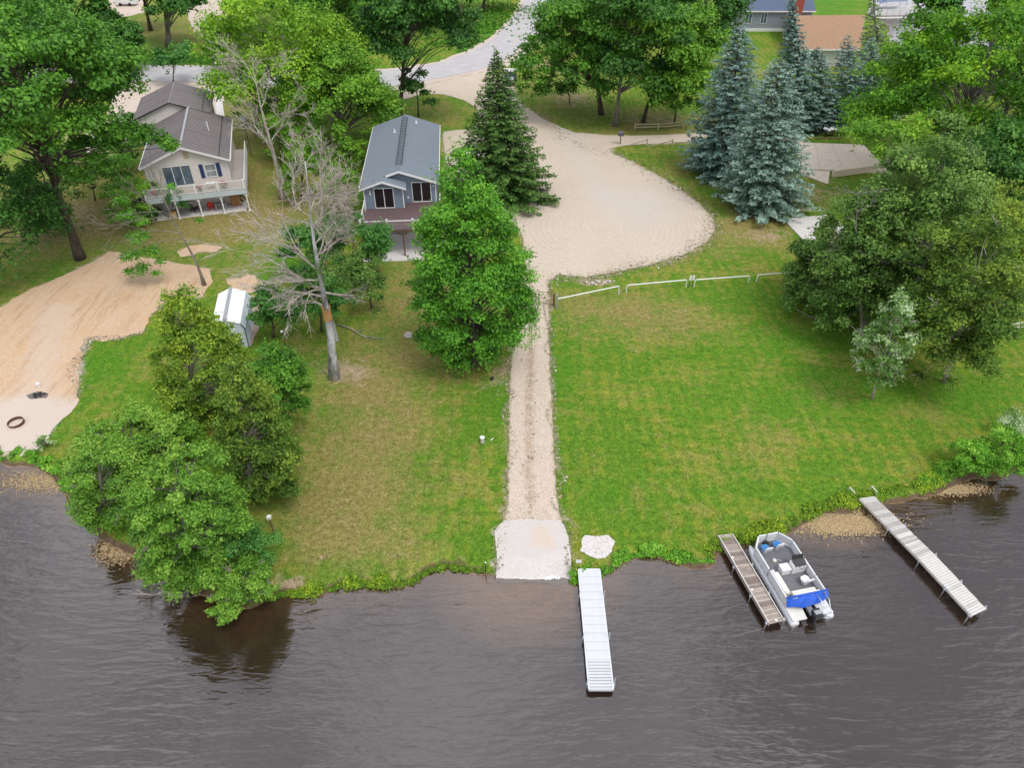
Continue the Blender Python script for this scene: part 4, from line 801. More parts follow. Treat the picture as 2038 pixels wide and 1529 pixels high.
def lawn(name, n, s, seed):
    rng = np.random.RandomState(seed); u = rng.uniform(0, 2038, n * 2); v = rng.uniform(480, 1180, n * 2); p = np.array([(a.x, a.y) for a in (G(x, y) for x, y in zip(u, v))])
    ok = (sdf(p, lake_poly) < -.5)
    for pl in (LOT, DRIVE, ramp_px, SAND): ok &= sdf(p, px_poly(pl)) < -.05
    p = p[ok][:n]; k = len(p); C = np.column_stack([p, rng.uniform(.01, .05, k)]); N = rng.normal(size=(k, 3)) * .55 + np.array([0, 0, .9])
    tn = .35 + .9 * (vnoise(p[:, 0], p[:, 1], 1.3, 3) - .5) + .5 * (vnoise(p[:, 0], p[:, 1], .4, 4) - .5) + rng.normal(0, .2, k)
    v_, f_, t_ = leaves(C, N, s * rng.uniform(.5, 1.4, k), tn, rng, .4); leaf_object(name, [(v_, f_, t_)], L['grass'], None, 'stuff')
lawn('lawn_grass', 45000, .10, 77)
# rough grass tufts at gravel edges (uncountable)
def scatter(name, path, m, n, s, seed, wd, z0=.05, kind='stuff', tone=.4, blade=True):
    rng = np.random.RandomState(seed); pts = px_poly(path); seg = np.diff(pts, axis=0); ln = np.linalg.norm(seg, axis=1); cum = np.concatenate([[0], np.cumsum(ln)])
    t = rng.uniform(0, cum[-1], n // 6); i = np.clip(np.searchsorted(cum, t) - 1, 0, len(seg) - 1); p = pts[i] + seg[i] * ((t - cum[i]) / ln[i])[:, None] + rng.normal(0, wd, (len(t), 2))
    p = np.repeat(p, 6, 0)[:n] + rng.normal(0, .07, (len(p) * 6, 2))[:n]; k = len(p)
    C = np.column_stack([p, z0 + rng.uniform(0, .06, k)]); N = rng.normal(size=(k, 3)) * .6 + np.array([0, 0, .9])
    v, f, tt = leaves(C, N, s * rng.uniform(.6, 1.3, k), tone + rng.normal(0, .2, k), rng, .35); return leaf_object(name, [(v, f, tt)], m, None, kind)
scatter('edge_grass', [(1094, 560), (1095, 700), (1100, 800), (1104, 900), (1112, 1000), (1122, 1040), (1138, 1090), (1140, 1150)], L['grass'], 2400, .10, 1, .09, .02, tone=.6)
scatter('edge_grass', [(1042, 570), (1015, 720), (1012, 850), (1010, 950), (1005, 1020), (986, 1060), (986, 1140)], L['grass'], 2400, .10, 2, .09, .02, tone=.6)
scatter('edge_grass', [(1094, 560), (1160, 555), (1230, 543), (1300, 528), (1370, 507), (1412, 482), (1428, 455), (1418, 430), (1390, 400), (1340, 362), (1270, 325), (1215, 300)], L['grass'], 4500, .10, 3, .5, .02, tone=.6)
m_peb = leaf_mat('loose_stones', (.16, .12, .08), (.40, .33, .26), (.62, .56, .50), .9, 0, .1, 1.0)
def stones(name, path, n, s, wd, seed):
    rng = np.random.RandomState(seed); pts = px_poly(path); sg_ = np.diff(pts, axis=0); ln = np.linalg.norm(sg_, axis=1); cum = np.concatenate([[0], np.cumsum(ln)])
    t = rng.uniform(0, cum[-1], n); i = np.clip(np.searchsorted(cum, t) - 1, 0, len(sg_) - 1); p = pts[i] + sg_[i] * ((t - cum[i]) / ln[i])[:, None]; nn = vnoise(t, t * 0, 2.0, seed)
    nr = np.stack([-sg_[i][:, 1], sg_[i][:, 0]], 1) / ln[i][:, None]; p = p + nr * ((nn - .5) * 1.2)[:, None] + rng.normal(0, wd, (n, 2)) * (.4 + nn)[:, None]
    C = np.column_stack([p, .045 + rng.uniform(0, .03, n)]); N = np.array([0, 0, 1.]) + rng.normal(0, .35, (n, 3)); v_, f_, t_ = leaves(C, N, s * (.4 + rng.exponential(.55, n)), rng.uniform(0, 1, n), rng, .8)
    leaf_object(name, [(v_, f_, t_)], m_peb, None, 'stuff')
stones('loose_stones', [(1094, 560), (1160, 553), (1230, 541), (1300, 526), (1368, 505), (1410, 480), (1425, 455), (1418, 432)], 2400, .09, .6, 1)
stones('loose_stones', [(1418, 432), (1392, 405), (1350, 373), (1300, 343), (1250, 318), (1222, 306), (1150, 290), (1080, 235), (1036, 204)], 1800, .11, .7, 2)
stones('loose_stones', [(1044, 570), (1018, 700), (1013, 800), (1010, 950), (1004, 1040), (985, 1075), (985, 1140)], 1500, .07, .12, 3)
stones('loose_stones', [(1094, 570), (1097, 760), (1104, 920), (1113, 1010), (1128, 1060), (1137, 1140)], 1500, .07, .12, 4)
stones('loose_stones', [(1058, 560), (1057, 700), (1054, 800), (1053, 900), (1056, 1000), (1062, 1035)], 1500, .06, .28, 5)
stones('loose_stones', [(150, 800), (155, 740), (172, 675), (245, 672), (290, 655)], 900, .08, .25, 6)
scatter('meadow_grass', [(880, 90), (930, 70), (980, 40), (1010, 10)], L['front'], 6000, .5, 4, 3.0, .1)
scatter('meadow_grass', [(270, 118), (340, 116), (400, 118), (430, 122)], L['front'], 6000, .5, 5, 1.6, .1)

# ------------------------------------------------------------------ houses
def gable(mb, a0, a1, ar, z0, ze, zr, b0, b1):          # solid wall body under a gable roof
    return mb.slab([(a0, b0, z0), (a1, b0, z0), (a1, b0, ze), (ar, b0, zr), (a0, b0, ze)], b1 - b0, (0, 1, 0))
def siding(name, a0, a1, b, z0, ztop, m, parent, step=.17, holes=()):     # overlapping boards on a front wall; ztop(a) is the roof line
    mb = MB(); z = z0
    while z < 9:
        xs = [a for a in np.linspace(a0, a1, 61) if ztop(a) > z + step * .9]
        if len(xs) < 2: break
        lo, hi = xs[0], xs[-1]; cuts = [(h0, h1) for (h0, h1, hz0, hz1) in holes if z + step > hz0 and z < hz1]; segs = []; x = lo
        for h0, h1 in sorted(cuts): segs.append((x, h0)); x = h1
        segs.append((x, hi))
        for s0, s1 in segs:
            if s1 - s0 > .05: mb.add([(s0, b - .028, z), (s1, b - .028, z), (s1, b - .006, z + step), (s0, b - .006, z + step), (s0, b, z), (s1, b, z), (s0, b, z + step), (s1, b, z + step)], [(0, 1, 2, 3), (0, 4, 5, 1), (0, 3, 6, 4), (1, 5, 7, 2), (3, 2, 7, 6)])
        z += step
    return mb.build(name, m, parent, 'stuff')
def window(parent, a0, a1, z0, z1, b, n=2, name='window', gm_=None, split=None):
    fr_ = MB(); t = .07
    fr_.box(a0 - t, a1 + t, b - .06, b, z1, z1 + t); fr_.box(a0 - t, a1 + t, b - .06, b, z0 - t, z0); fr_.box(a0 - t, a0, b - .06, b, z0, z1); fr_.box(a1, a1 + t, b - .06, b, z0, z1)
    wd = (a1 - a0) / n
    for k in range(1, n): fr_.box(a0 + wd * k - .035, a0 + wd * k + .035, b - .05, b, z0, z1)
    if split: fr_.box(a0, a1, b - .05, b, split - .03, split + .03)
    f = fr_.build(name, m_white, parent)
    for k in range(n):
        MB().box(a0 + wd * k + .01, a0 + wd * (k + 1) - .01, b - .02, b - .008, z0, z1).build('pane', gm_ or m_glassd, f)
    return f

# blue-grey house
hb = thing('blue_house', 'blue-grey cottage with a shingle roof, two glass sliding doors and a maroon deck on posts', 'house', (-7.1, 65.6, 0), R(4.1))
mb = MB(); gable(mb, -7.15, -.35, -3.75, 0, 5.02, 6.15, .35, 15.6); mb.build('wall', m_bluewall, hb)
mb = MB(); gable(mb, -7.15, -3.45, -5.3, 0, 5.0, 5.62, -.85, .345); mb.build('wall', m_bluewall, hb)
siding('siding', -3.4, -.35, .35, 2.9, lambda a: 6.15 - abs(a + 3.75) * .333, m_bluewall, hb, .17, [(-2.72, -.73, 2.9, 5.1)])
siding('siding', -7.15, -3.45, -.85, 2.9, lambda a: 5.62 - abs(a + 5.3) * .335, m_bluewall, hb, .17, [(-6.25, -4.3, 2.9, 5.1)])
th = .16
mb = MB(); mb.slab([(-3.75, -.15, 6.32), (-3.75, 16, 6.32), (0, 16, 5.07), (0, -.15, 5.07)][::-1], th)
mb.slab([(-3.752, -.15, 6.32), (-5.3, -.15, 5.803), (-5.3, -1.3, 5.803), (-7.5, -1.3, 5.07), (-7.5, 16, 5.07), (-3.752, 16, 6.32)][::-1], th)
mb.slab([(-5.297, -1.3, 5.803), (-5.297, .5, 5.803), (-3.1, .5, 5.07), (-3.1, -1.3, 5.07)][::-1], th); rf = mb.build('roof', m_roofbl, hb)
mb = MB(); mb.tube([(-3.75, -.1, 6.33), (-3.75, 15.95, 6.33)], .06, 6); mb.build('ridge_cap', m_roofbl, rf)
mb = MB()
mb.slab([(-5.0, -.19, 5.88), (-3.75, -.19, 6.30), (0.03, -.19, 5.04), (0.03, -.19, 4.84), (-3.75, -.19, 6.10), (-5.0, -.19, 5.68)], .04, (0, 1, 0))
mb.slab([(-7.53, -1.34, 5.04), (-5.3, -1.34, 5.79), (-3.07, -1.34, 5.04), (-3.07, -1.34, 4.86), (-5.3, -1.34, 5.60), (-7.53, -1.34, 4.86)], .04, (0, 1, 0))
mb.box(-7.57, -7.5, -1.3, 16, 4.88, 5.03); mb.box(0, .07, -.15, 16, 4.88, 5.03); mb.build('fascia', m_white, hb)
for (a, b) in ((-7.15, -.85), (-3.45, -.85), (-.35, .35)): MB().box(a - .05, a + .05, b - .05, b + .05, 2.9, 4.85).build('corner_trim', m_white, hb)
d1 = window(hb, -6.15, -4.4, 2.98, 4.9, -.86, 2, 'sliding_door'); d2 = window(hb, -2.6, -.85, 2.98, 4.9, .34, 2, 'sliding_door')
MB().box(-5.23, -5.19, -.96, -.92, 3.7, 4.1).build('handle', m_grey, d1); MB().box(-1.8, -1.76, .24, .28, 3.7, 4.1).build('handle', m_grey, d2)
MB().box(-6.62, -6.5, -.95, -.88, 4.3, 4.55).ball((-6.56, -.96, 4.68), .07).build('wall_lamp', m_white, hb); MB().box(-3.15, -3.0, .27, .32, 3.3, 3.5).build('outlet_box', m_white, hb)
MB().box(-.68, -.5, .22, .32, 4.5, 4.6).build('wall_lamp', m_white, hb)
bd = MB().box(-.082, .082, -2.6, 2.6, 0, .035); proto = None
for k in range(40):
    a = -7.15 + .183 * k; b1 = -.87 if a < -3.4 else .33; b0 = -5.5; L_ = b1 - b0
    if proto is None: proto = MB().box(-.072, .072, 0, 1, 0, .035).build('deck_board', m_deckb, hb); o = proto
    else: o = proto.copy(); COL.objects.link(o)
    o.location = (a, b0, 2.82 + .003 * (k % 3)); o.scale = (1, L_, 1)
mb = MB(); mb.box(-7.25, .1, -5.48, -5.42, 2.55, 2.8); mb.box(-7.25, .1, -3.4, -3.3, 2.55, 2.8); mb.box(-7.24, -7.18, -5.4, -.9, 2.55, 2.8); mb.box(.04, .1, -5.4, .3, 2.55, 2.8)
for k in range(15): mb.box(-7.1 + k * .5, -7.05 + k * .5, -5.4, -3.42, 2.6, 2.8)
mb.build('deck_joists', m_woodb, hb)
for a in (-7.1, -3.42, 0): MB().box(a - .07, a + .07, -5.42, -5.28, .1, 2.55).build('deck_post', m_woodb, hb)
MB().tube([(-3.42, -5.35, 2.2), (-2.9, -5.35, 2.55)], .05, 4).tube([(-3.42, -5.35, 2.2), (-3.95, -5.35, 2.55)], .05, 4).build('brace', m_woodb, hb)
for a in (-7.2, -4.78, -2.42, .04): 
    o = MB().box(a - .06, a + .06, -5.5, -5.38, 2.86, 3.85).box(a - .085, a + .085, -5.53, -5.35, 3.85, 3.9).build('railing_post', m_white, hb)
MB().box(-7.26, -7.14, -1.1, -.98, 2.86, 3.85).build('railing_post', m_white, hb); MB().box(-7.26, -7.14, -3.2, -3.08, 2.86, 3.85).build('railing_post', m_white, hb)
MB().box(-7.2, .04, -5.48, -5.41, 3.70, 3.77).box(-7.23, -7.16, -5.4, -1.0, 3.70, 3.77).box(.01, .08, -5.4, .3, 3.70, 3.77).build('railing', m_white, hb)
mb = MB()
for k in range(5): mb.tube([(-7.2, -5.44, 3.0 + k * .14), (.04, -5.44, 3.0 + k * .14)], .006, 3); mb.tube([(-7.2, -5.44, 3.0 + k * .14), (-7.2, -1.0, 3.0 + k * .14)], .006, 3)
mb.build('railing_cable', m_grey, hb, 'stuff')
MB().box(-7.3, .4, -6.25, .3, -.05, .1).build('patio_slab', m_concrete, hb)
MB().box(-6.9, -.6, .28, .34, .1, 2.5).build('basement_wall', m_greywall, hb); window(hb, -5.9, -4.2, .15, 2.1, .27, 2, 'sliding_door')
for (a, b, hh) in ((-4.75, 11.3, .35), (-2.55, 14.3, .3)):
    z = 6.32 - abs(a + 3.75) * .333; MB().cyl(a, b, z - .05, z + hh, .07, 10).cyl(a, b, z - .02, z + .04, .16, 10).build('roof_vent', m_white, hb)
lad = thing('ladder', 'long dark ladder lying flat along the ridge of the blue-grey roof', 'ladder', (-7.1, 65.6, 0), R(4.1))
mb = MB(); mb.box(-4.06, -4.01, 1.3, 14.9, 6.36, 6.42); mb.box(-3.50, -3.45, 1.3, 14.9, 6.36, 6.42); mb.build('rail', m_char, lad)
for k in range(28):
    rg_ = MB().box(-4.0, -3.51, 0, .035, 6.37, 6.405).build('rung', m_grey if 0 else m_char, lad) if k == 0 else rg_.copy()
    if k: COL.objects.link(rg_)
    rg_.location = (0, 1.35 + k * .5, 0)

# beige house
hg = thing('beige_house', 'beige house with brown metal roofs in two sections and a white railed deck', 'house', (-29.2, 71.6, 0), R(16))
mb = MB(); gable(mb, -8.3, -.4, -4.35, 0, 4.86, 6.45, .45, 12.9); mb.build('wall', m_beige, hg)
mb = MB(); gable(mb, -10.0, -2.5, -6.25, 0, 5.8, 7.2, 12.95, 20.6); mb.build('wall', m_beige, hg)
siding('siding', -8.3, -.4, .45, 2.55, lambda a: 6.45 - abs(a + 4.35) * .402, m_beige, hg, .16, [(-6.8, -3.95, 2.5, 4.75), (-2.72, -1.52, 3.1, 4.6)])
siding('siding', -10.0, -2.5, 12.95, 4.0, lambda a: 7.2 - abs(a + 6.25) * .373, m_beige, hg, .16)
mb = MB(); mb.slab([(-4.35, 0, 6.67), (-4.35, 13.1, 6.67), (0, 13.1, 4.92), (0, 0, 4.92)][::-1], .12); mb.slab([(-4.353, 0, 6.67), (-8.7, 0, 4.92), (-8.7, 13.1, 4.92), (-4.353, 13.1, 6.67)][::-1], .12); rf = mb.build('roof', m_roofb, hg)
mb = MB()
for k in range(32):
    b = .2 + k * .41; mb.obox((-4.3, b, 6.675), (-.02, b, 4.945), .035, .05); mb.obox((-4.4, b, 6.675), (-8.68, b, 4.945), .035, .05)
mb.build('roof_seam', m_roofb, rf, 'stuff')
MB().obox((-4.35, .02, 6.70), (-4.35, 13.08, 6.70), .22, .06).build('ridge_cap', m_grey, rf); MB().obox((-.95, .1, 5.36), (-.95, 13.0, 5.36), .05, .08).build('snow_guard', m_dark, rf)
mb = MB(); mb.slab([(-6.25, 12.6, 7.42), (-6.25, 20.9, 7.42), (-2.05, 20.9, 5.86), (-2.05, 12.6, 5.86)][::-1], .12); mb.slab([(-6.253, 12.6, 7.42), (-10.45, 12.6, 5.86), (-10.45, 20.9, 5.86), (-6.253, 20.9, 7.42)][::-1], .12); rf2 = mb.build('roof', m_roofb, hg)
mb = MB()
for k in range(20):
    b = 12.8 + k * .41; mb.obox((-6.2, b, 7.425), (-2.07, b, 5.885), .035, .05); mb.obox((-6.3, b, 7.425), (-10.43, b, 5.885), .035, .05)
mb.build('roof_seam', m_roofb, rf2, 'stuff'); MB().obox((-2.95, 12.7, 6.24), (-2.95, 20.8, 6.24), .05, .08).build('snow_guard', m_dark, rf2)
mb = MB(); mb.slab([(-8.74, -.05, 4.90), (-4.35, -.05, 6.66), (.04, -.05, 4.90), (.04, -.05, 4.68), (-4.35, -.05, 6.44), (-8.74, -.05, 4.68)], .04, (0, 1, 0)); mb.box(0.0, .09, 0, 13.1, 4.74, 4.89); mb.box(-8.79, -8.7, 0, 13.1, 4.74, 4.89); mb.build('fascia', m_white, hg)
MB().slab([(-10.48, 12.56, 5.85), (-6.25, 12.56, 7.42), (-2.02, 12.56, 5.85), (-2.02, 12.56, 5.72), (-6.25, 12.56, 7.29), (-10.48, 12.56, 5.72)], .03, (0, 1, 0)).build('fascia', m_dark, hg)
MB().box(-8.36, -8.26, .38, .48, .2, 4.7).build('corner_trim', m_white, hg); MB().box(-.44, -.34, .38, .48, 2.5, 4.7).build('corner_trim', m_white, hg)
sdr = window(hg, -6.7, -4.05, 2.6, 4.6, .42, 3, 'sliding_door', m_glassb); window(hg, -2.6, -1.64, 3.2, 4.45, .42, 1, 'window', m_glassg, 3.8)
for a in (-3.18, -1.50): MB().box(a, a + .38, .36, .42, 3.12, 4.55).build('shutter', m_navy, hg)
MB().box(-4.35, -3.85, .38, .44, 5.3, 6.0).build('gable_vent', m_raillog, hg); MB().box(-3.5, -3.38, .34, .42, 4.1, 4.35).build('wall_lamp', m_white, hg)
MB().cyl(-2.1, 6.9, 5.7, 6.75, .07, 10).build('flue_pipe', m_white, hg)
# deck of the beige house
bdp = MB().box(-.07, .07, 0, 1, 0, .03).build('deck_board', m_deckg, hg)
for k in range(10):
    o = bdp if k == 0 else bdp.copy()
    if k: COL.objects.link(o)
    o.location = (-.30 + .147 * k, .46, 2.47); o.scale = (1, 9.0, 1)
o = bdp.copy(); COL.objects.link(o); o.data = MB().box(0, 1, -.07, .07, 0, .03).build('deck_board', m_deckg, hg).data
bpy.data.objects.remove([q for q in hg.children if q.data is not None and q.data == o.data and q is not o][0])
for k in range(17):
    q = o if k == 0 else o.copy()
    if k: COL.objects.link(q)
    q.location = (-8.6, -2.0 + .148 * k, 2.47); q.scale = (9.75, 1, 1)
MB().box(-8.65, 1.15, -2.12, -2.08, 1.95, 2.5).box(1.1, 1.14, -2.1, 9.4, 1.95, 2.5).box(-8.65, -8.61, -2.1, .4, 1.95, 2.5).build('deck_fascia', m_latt, hg)
rl = MB().box(-8.65, 1.15, -2.12, -2.04, 3.4, 3.46).box(-8.65, 1.15, -2.11, -2.05, 2.6, 2.65).box(1.06, 1.14, -2.1, 9.4, 3.4, 3.46).box(1.07, 1.13, -2.1, 9.4, 2.6, 2.65).box(-8.65, -8.57, -2.1, .4, 3.4, 3.46).build('railing', m_white, hg)
mb = MB()
for k in range(75): a = -8.6 + k * .13; mb.box(a, a + .035, -2.10, -2.06, 2.65, 3.4)
for k in range(88): b = -2.0 + k * .13; mb.box(1.08, 1.12, b, b + .035, 2.65, 3.4)
mb.build('baluster', m_offwhite, rl, 'stuff')
for a in (-8.55, -6.0, -3.77, -1.56, .95):
    MB().box(a - .06, a + .06, -2.06, -1.94, .05, 1.95).box(a - .13, a + .13, -2.13, -1.87, .02, .12).obox((a, -2.0, 1.6), (a + .35, -2.0, 1.95), .05, .05).obox((a, -2.0, 1.6), (a - .35, -2.0, 1.95), .05, .05).build('deck_post', m_white, hg)
    MB().box(a - .07, a + .07, -2.16, -2.02, 2.5, 3.55).build('railing_post', m_white, hg)
MB().box(-8.3, .6, -1.9, .4, 0, .06).build('patio_slab', m_concrete, hg); window(hg, -3.4, -2.5, .9, 1.9, .42, 1, 'window', m_glassg)
MB().slab([G(u, v, .09) for u, v in ((427, 183), (440, 184), (447, 232), (432, 234))], .12).build('walkway_slab', m_concrete)['kind'] = 'structure'
def on(h, a, b, z): return h.matrix_world @ Vector((a, b, z)) if False else Vector((h.location.x + a * math.cos(h.rotation_euler.z) - b * math.sin(h.rotation_euler.z), h.location.y + a * math.sin(h.rotation_euler.z) + b * math.cos(h.rotation_euler.z), z))
def chair(loc, rz, m, label, name='garden_chair', cat='chair', group=None):
    r = thing(name, label, cat, loc, rz, group)
    MB().slab([(-.27, -.25, .42), (.27, -.25, .42), (.25, .27, .34), (-.25, .27, .34)], .04).build('seat', m, r)
    MB().slab([(-.25, .25, .36), (.25, .25, .36), (.20, .45, 1.0), (0, .47, 1.08), (-.20, .45, 1.0)], .04, (0, 1, 0)).build('backrest', m, r)
    for x, y in ((-.26, -.22), (.26, -.22), (-.25, .3), (.25, .3)): MB().box(x - .03, x + .03, y - .03, y + .03, 0, .4).build('leg', m, r)
    for x in (-.3, .3): MB().box(x - .06, x + .06, -.28, .3, .56, .6).box(x - .03, x + .03, -.26, -.2, .4, .56).build('armrest', m, r)
    return r
def table(loc, rz, m, label, w_=1.2, d_=.8, h_=.74, name='table'):
    r = thing(name, label, 'table', loc, rz); MB().box(-w_ / 2, w_ / 2, -d_ / 2, d_ / 2, h_ - .05, h_).build('tabletop', m, r)
    for x in (-1, 1):
        for y in (-1, 1): MB().box(x * (w_ / 2 - .06) - .03, x * (w_ / 2 - .06) + .03, y * (d_ / 2 - .06) - .03, y * (d_ / 2 - .06) + .03, 0, h_ - .05).build('leg', m, r)
    return r
def flowerpot(loc, label, mfl=m_pinkfl, s=1.0, seed=1):
    rg = np.random.RandomState(seed); r = thing('flower_pot', label, 'flower pot', loc)
    MB().cyl(0, 0, 0, .28 * s, .13 * s, 12, .19 * s).build('pot', m_grey, r)
    pr = [clump_leaves(np.array([0, 0, .42 * s]), .3 * s, 160, .1, .6, rg)]; leaf_object('foliage', pr, L['maple'], r)
    mb = MB()
    for k in range(26): d = sph(1, rg)[0]; mb.ball((d[0] * .3 * s, d[1] * .3 * s - .05, .45 * s + abs(d[2]) * .26 * s), .055 * s, 5)
    mb.build('blossoms', mfl, r); return r
flowerpot(on(hg, -7.6, -1.8, 2.5), 'pink flowers in a pot at the left end of the white deck rail', seed=1)
flowerpot(on(hg, -3.35, -1.7, 2.5), 'pink flowers in a pot on the deck right of the sliding door', seed=2)
flowerpot(on(hg, -1.0, -1.6, 2.5), 'biggest pot of pink flowers, on the deck below the right navy shutter', s=1.25, seed=3)
chair(on(hg, -6.1, -.9, 2.5), R(190), m_navy, 'dark blue deck chair in front of the glass sliding door')
table(on(hg, -2.3, -1.1, 2.5), R(16), m_white, 'small white table on the deck below the window', .9, .5, .6)
gr_ = thing('barbecue_grill', 'black barbecue grill on the left end of the beige house deck', 'grill', on(hg, -7.8, -.6, 2.5), R(16))
MB().box(-.4, .4, -.25, .25, .75, .95).ball((0, 0, .95), .3, 10, .7).build('firebox', m_black, gr_)
for x in (-.35, .35): MB().tube([(x, -.2, 0), (x, 0, .75)], .025, 4).tube([(x, .2, 0), (x, 0, .75)], .025, 4).build('leg', m_black, gr_)
chair(on(hg, -2.95, -.6, .06), R(200), m_red, 'red lawn chair under the white deck')
chair(on(hg, -4.6, -.8, .06), R(170), m_black, 'dark lawn chair in the shade under the white deck')
table(on(hg, -1.9, -1.0, .06), R(16), m_grey, 'grey patio table under the deck between the posts', 1.1, .8)
cb = thing('cabinet', 'brown wooden cabinet under the right end of the white deck', 'cabinet', on(hg, -.4, -.2, .06), R(16))
MB().box(-.5, .5, -.25, .25, 0, 1.3).build('body', simple('varnished_wood', (.28, .12, .05), .5, .2), cb)
for x in (-.25, .25): MB().box(x - .23, x + .23, -.28, -.25, .1, 1.2).build('door', simple('varnished_door', (.33, .15, .06), .5, .2), cb)
cr_ = thing('crate', 'tan wooden crate at the left foot of the white deck', 'crate', on(hg, -6.6, -1.7, .06), R(16))
for k in range(4): MB().box(-.35, .35, -.3 + k * .19, -.14 + k * .19, .55, .58).build('slat', m_orange, cr_)
MB().box(-.33, .33, -.28, .28, 0, .54).build('body', m_raillog, cr_)
shd = broadleaf('shrub', (345, 432), (330, 375, 372, 430), L['shrub'], b_dark, 'leafy flowering shrub before the posts of the white deck', 1500, .16, 14, 160, .35, cat='shrub', trunk=.04)

# white metal shed
sh = thing('metal_shed', 'white sheet metal garden shed with a grey ridge strip beside the cedar', 'shed', (-20.72, 45.45, 0), R(11.5))
mb = MB(); mb.slab([(-2.5, 0, 0), (-.05, 0, 0), (-.05, 0, 1.75), (-.25, 0, 2.2), (-1.27, 0, 2.62), (-2.3, 0, 2.2), (-2.5, 0, 1.75)], 4.7, (0, 1, 0)); mb.build('wall', m_palewall, sh)
mb = MB(); mb.slab([(-1.27, -.06, 2.72), (-1.27, 4.8, 2.72), (-.2, 4.8, 2.27), (-.2, -.06, 2.27)][::-1], .06); mb.slab([(-1.272, -.06, 2.72), (-2.35, -.06, 2.27), (-2.35, 4.8, 2.27), (-1.272, 4.8, 2.72)][::-1], .06)
rf = mb.build('roof', m_vinyl, sh)
mb = MB(); mb.slab([(-.197, -.06, 2.27), (-.197, 4.8, 2.27), (.06, 4.8, 1.72), (.06, -.06, 1.72)][::-1], .05, (-1, 0, 0)); mb.slab([(-2.353, -.06, 2.27), (-2.61, -.06, 1.72), (-2.61, 4.8, 1.72), (-2.353, 4.8, 2.27)][::-1], .05, (1, 0, 0)); mb.build('roof_side', m_palewall, rf)
MB().obox((-1.27, -.08, 2.75), (-1.27, 4.82, 2.75), .26, .05).build('ridge_strip', m_grey, rf)
MB().obox((-.2, -.08, 2.26), (.07, -.08, 1.72), .05, .04).obox((.0, -.08, 1.72), (-.05, -.06, .02), .05, .04).build('corner_trim', m_dark, sh)
MB().box(-1.9, -.7, -.04, 0, .05, 1.8).build('door', m_vinyl, sh)
mb = MB()
for k in range(22): mb.box(-.05, -.02, .1 + k * .21, .13 + k * .21, .03, 1.7)
mb.build('wall_rib', m_palewall, sh, 'stuff')

# far houses
gh = thing('grey_house', 'grey-sided house with a navy roof and brick chimney at the top of the photo', 'house', (0, 0, 0))
A = P(1476, 20, 148.3); B = P(1618, 22, 148.3); gh.location = (A.x, 148.3, 0); W_ = B.x - A.x; ze = A.z
MB().box(0, W_, 0, 9, 0, .6).build('foundation', m_white, gh); MB().box(.02, W_ - .02, .02, 8.98, .6, ze - .1).build('wall', m_greywall, gh)
siding('siding', .02, W_ - .02, .02, .6, lambda a: ze - .1, m_greywall, gh, .22, [(1.0, 2.2, 1.2, 3.2), (3.9, 5.1, 1.2, 3.2)])
mb = MB(); mb.slab([(-.4, -.5, ze), (W_ + .4, -.5, ze), (W_ + .4, 4.5, ze + 2.6), (-.4, 4.5, ze + 2.6)], .15); mb.slab([(-.4, 4.503, ze + 2.6), (W_ + .4, 4.503, ze + 2.6), (W_ + .4, 9.5, ze), (-.4, 9.5, ze)], .15); rf = mb.build('roof', m_roofn, gh)
MB().box(-.4, W_ + .4, -.56, -.5, ze - .2, ze).build('fascia', m_white, gh)
window(gh, 1.05, 2.15, 1.4, 3.1, 0, 2, 'window', m_glassb); window(gh, 4.0, 5.0, 1.4, 3.1, 0, 2, 'window', m_glassb)
cx = P(1590, 15, 148).x - A.x; MB().box(cx - .9, cx + .6, -.9, -.1, 0, ze + 3.2).build('chimney', m_brick, gh)
fd = P(1600, 30, 144).x - A.x
MB().box(fd, fd + 4.6, -4, -1, 1.2, 1.3).build('deck_floor', m_white, gh); mb = MB()
for k in range(9): mb.box(fd + k * .55, fd + .06 + k * .55, -4, -3.94, 1.3, 2.3)
mb.box(fd, fd + 4.6, -4.02, -3.92, 2.25, 2.35); mb.obox((fd + 4.6, -3.9, 2.3), (fd + 6.4, -3.0, .9), .08, .08); mb.obox((fd + 4.6, -2.0, 2.3), (fd + 6.4, -1.6, .9), .08, .08); mb.build('railing', m_white, gh)
gb = thing('brown_roof_garage', 'low white building under a wide tan-brown shingle roof behind the blue spruces', 'building', G(1596, 97, 2.9) * 1)
gb.location.z = 0; o_ = Vector((gb.location.x, gb.location.y, 0))
q = [G(1592, 97, 2.9), G(1712, 97, 2.9), G(1722, 29, 4.9), G(1583, 30, 4.9)]; q = [p - o_ for p in q]
MB().slab(q, .2).slab([q[3] + Vector((0, .01, 0)), q[2] + Vector((0, .01, 0)), q[2] + Vector((-.5, 9, -2.2)), q[3] + Vector((.5, 9, -2.2))], .2).build('roof', m_rooft, gb)
MB().obox(q[0] + Vector((0, -.04, -.12)), q[1] + Vector((0, -.04, -.12)), .06, .24).build('fascia', m_white, gb)
MB().slab([(q[0].x + .5, .9, 0), (q[1].x - .5, .9, 0), (q[2].x - .6, q[2].y, 0), (q[3].x + .6, q[3].y, 0)], 2.6, (0, 0, 1)).build('wall', m_white, gb)
MB().box(q[0].x + .6, q[0].x + 1.6, .82, .88, .1, 2.3).build('door', m_dark, gb); MB().box(q[0].x + 2.2, q[0].x + 4.2, .82, .88, 1, 2.1).build('window', m_glassd, gb)
for k in range(3): MB().box(q[0].x + .3 + k * 3.2, q[0].x + .5 + k * 3.2, .1, .3, 0, 2.7).build('porch_post', m_white, gb)

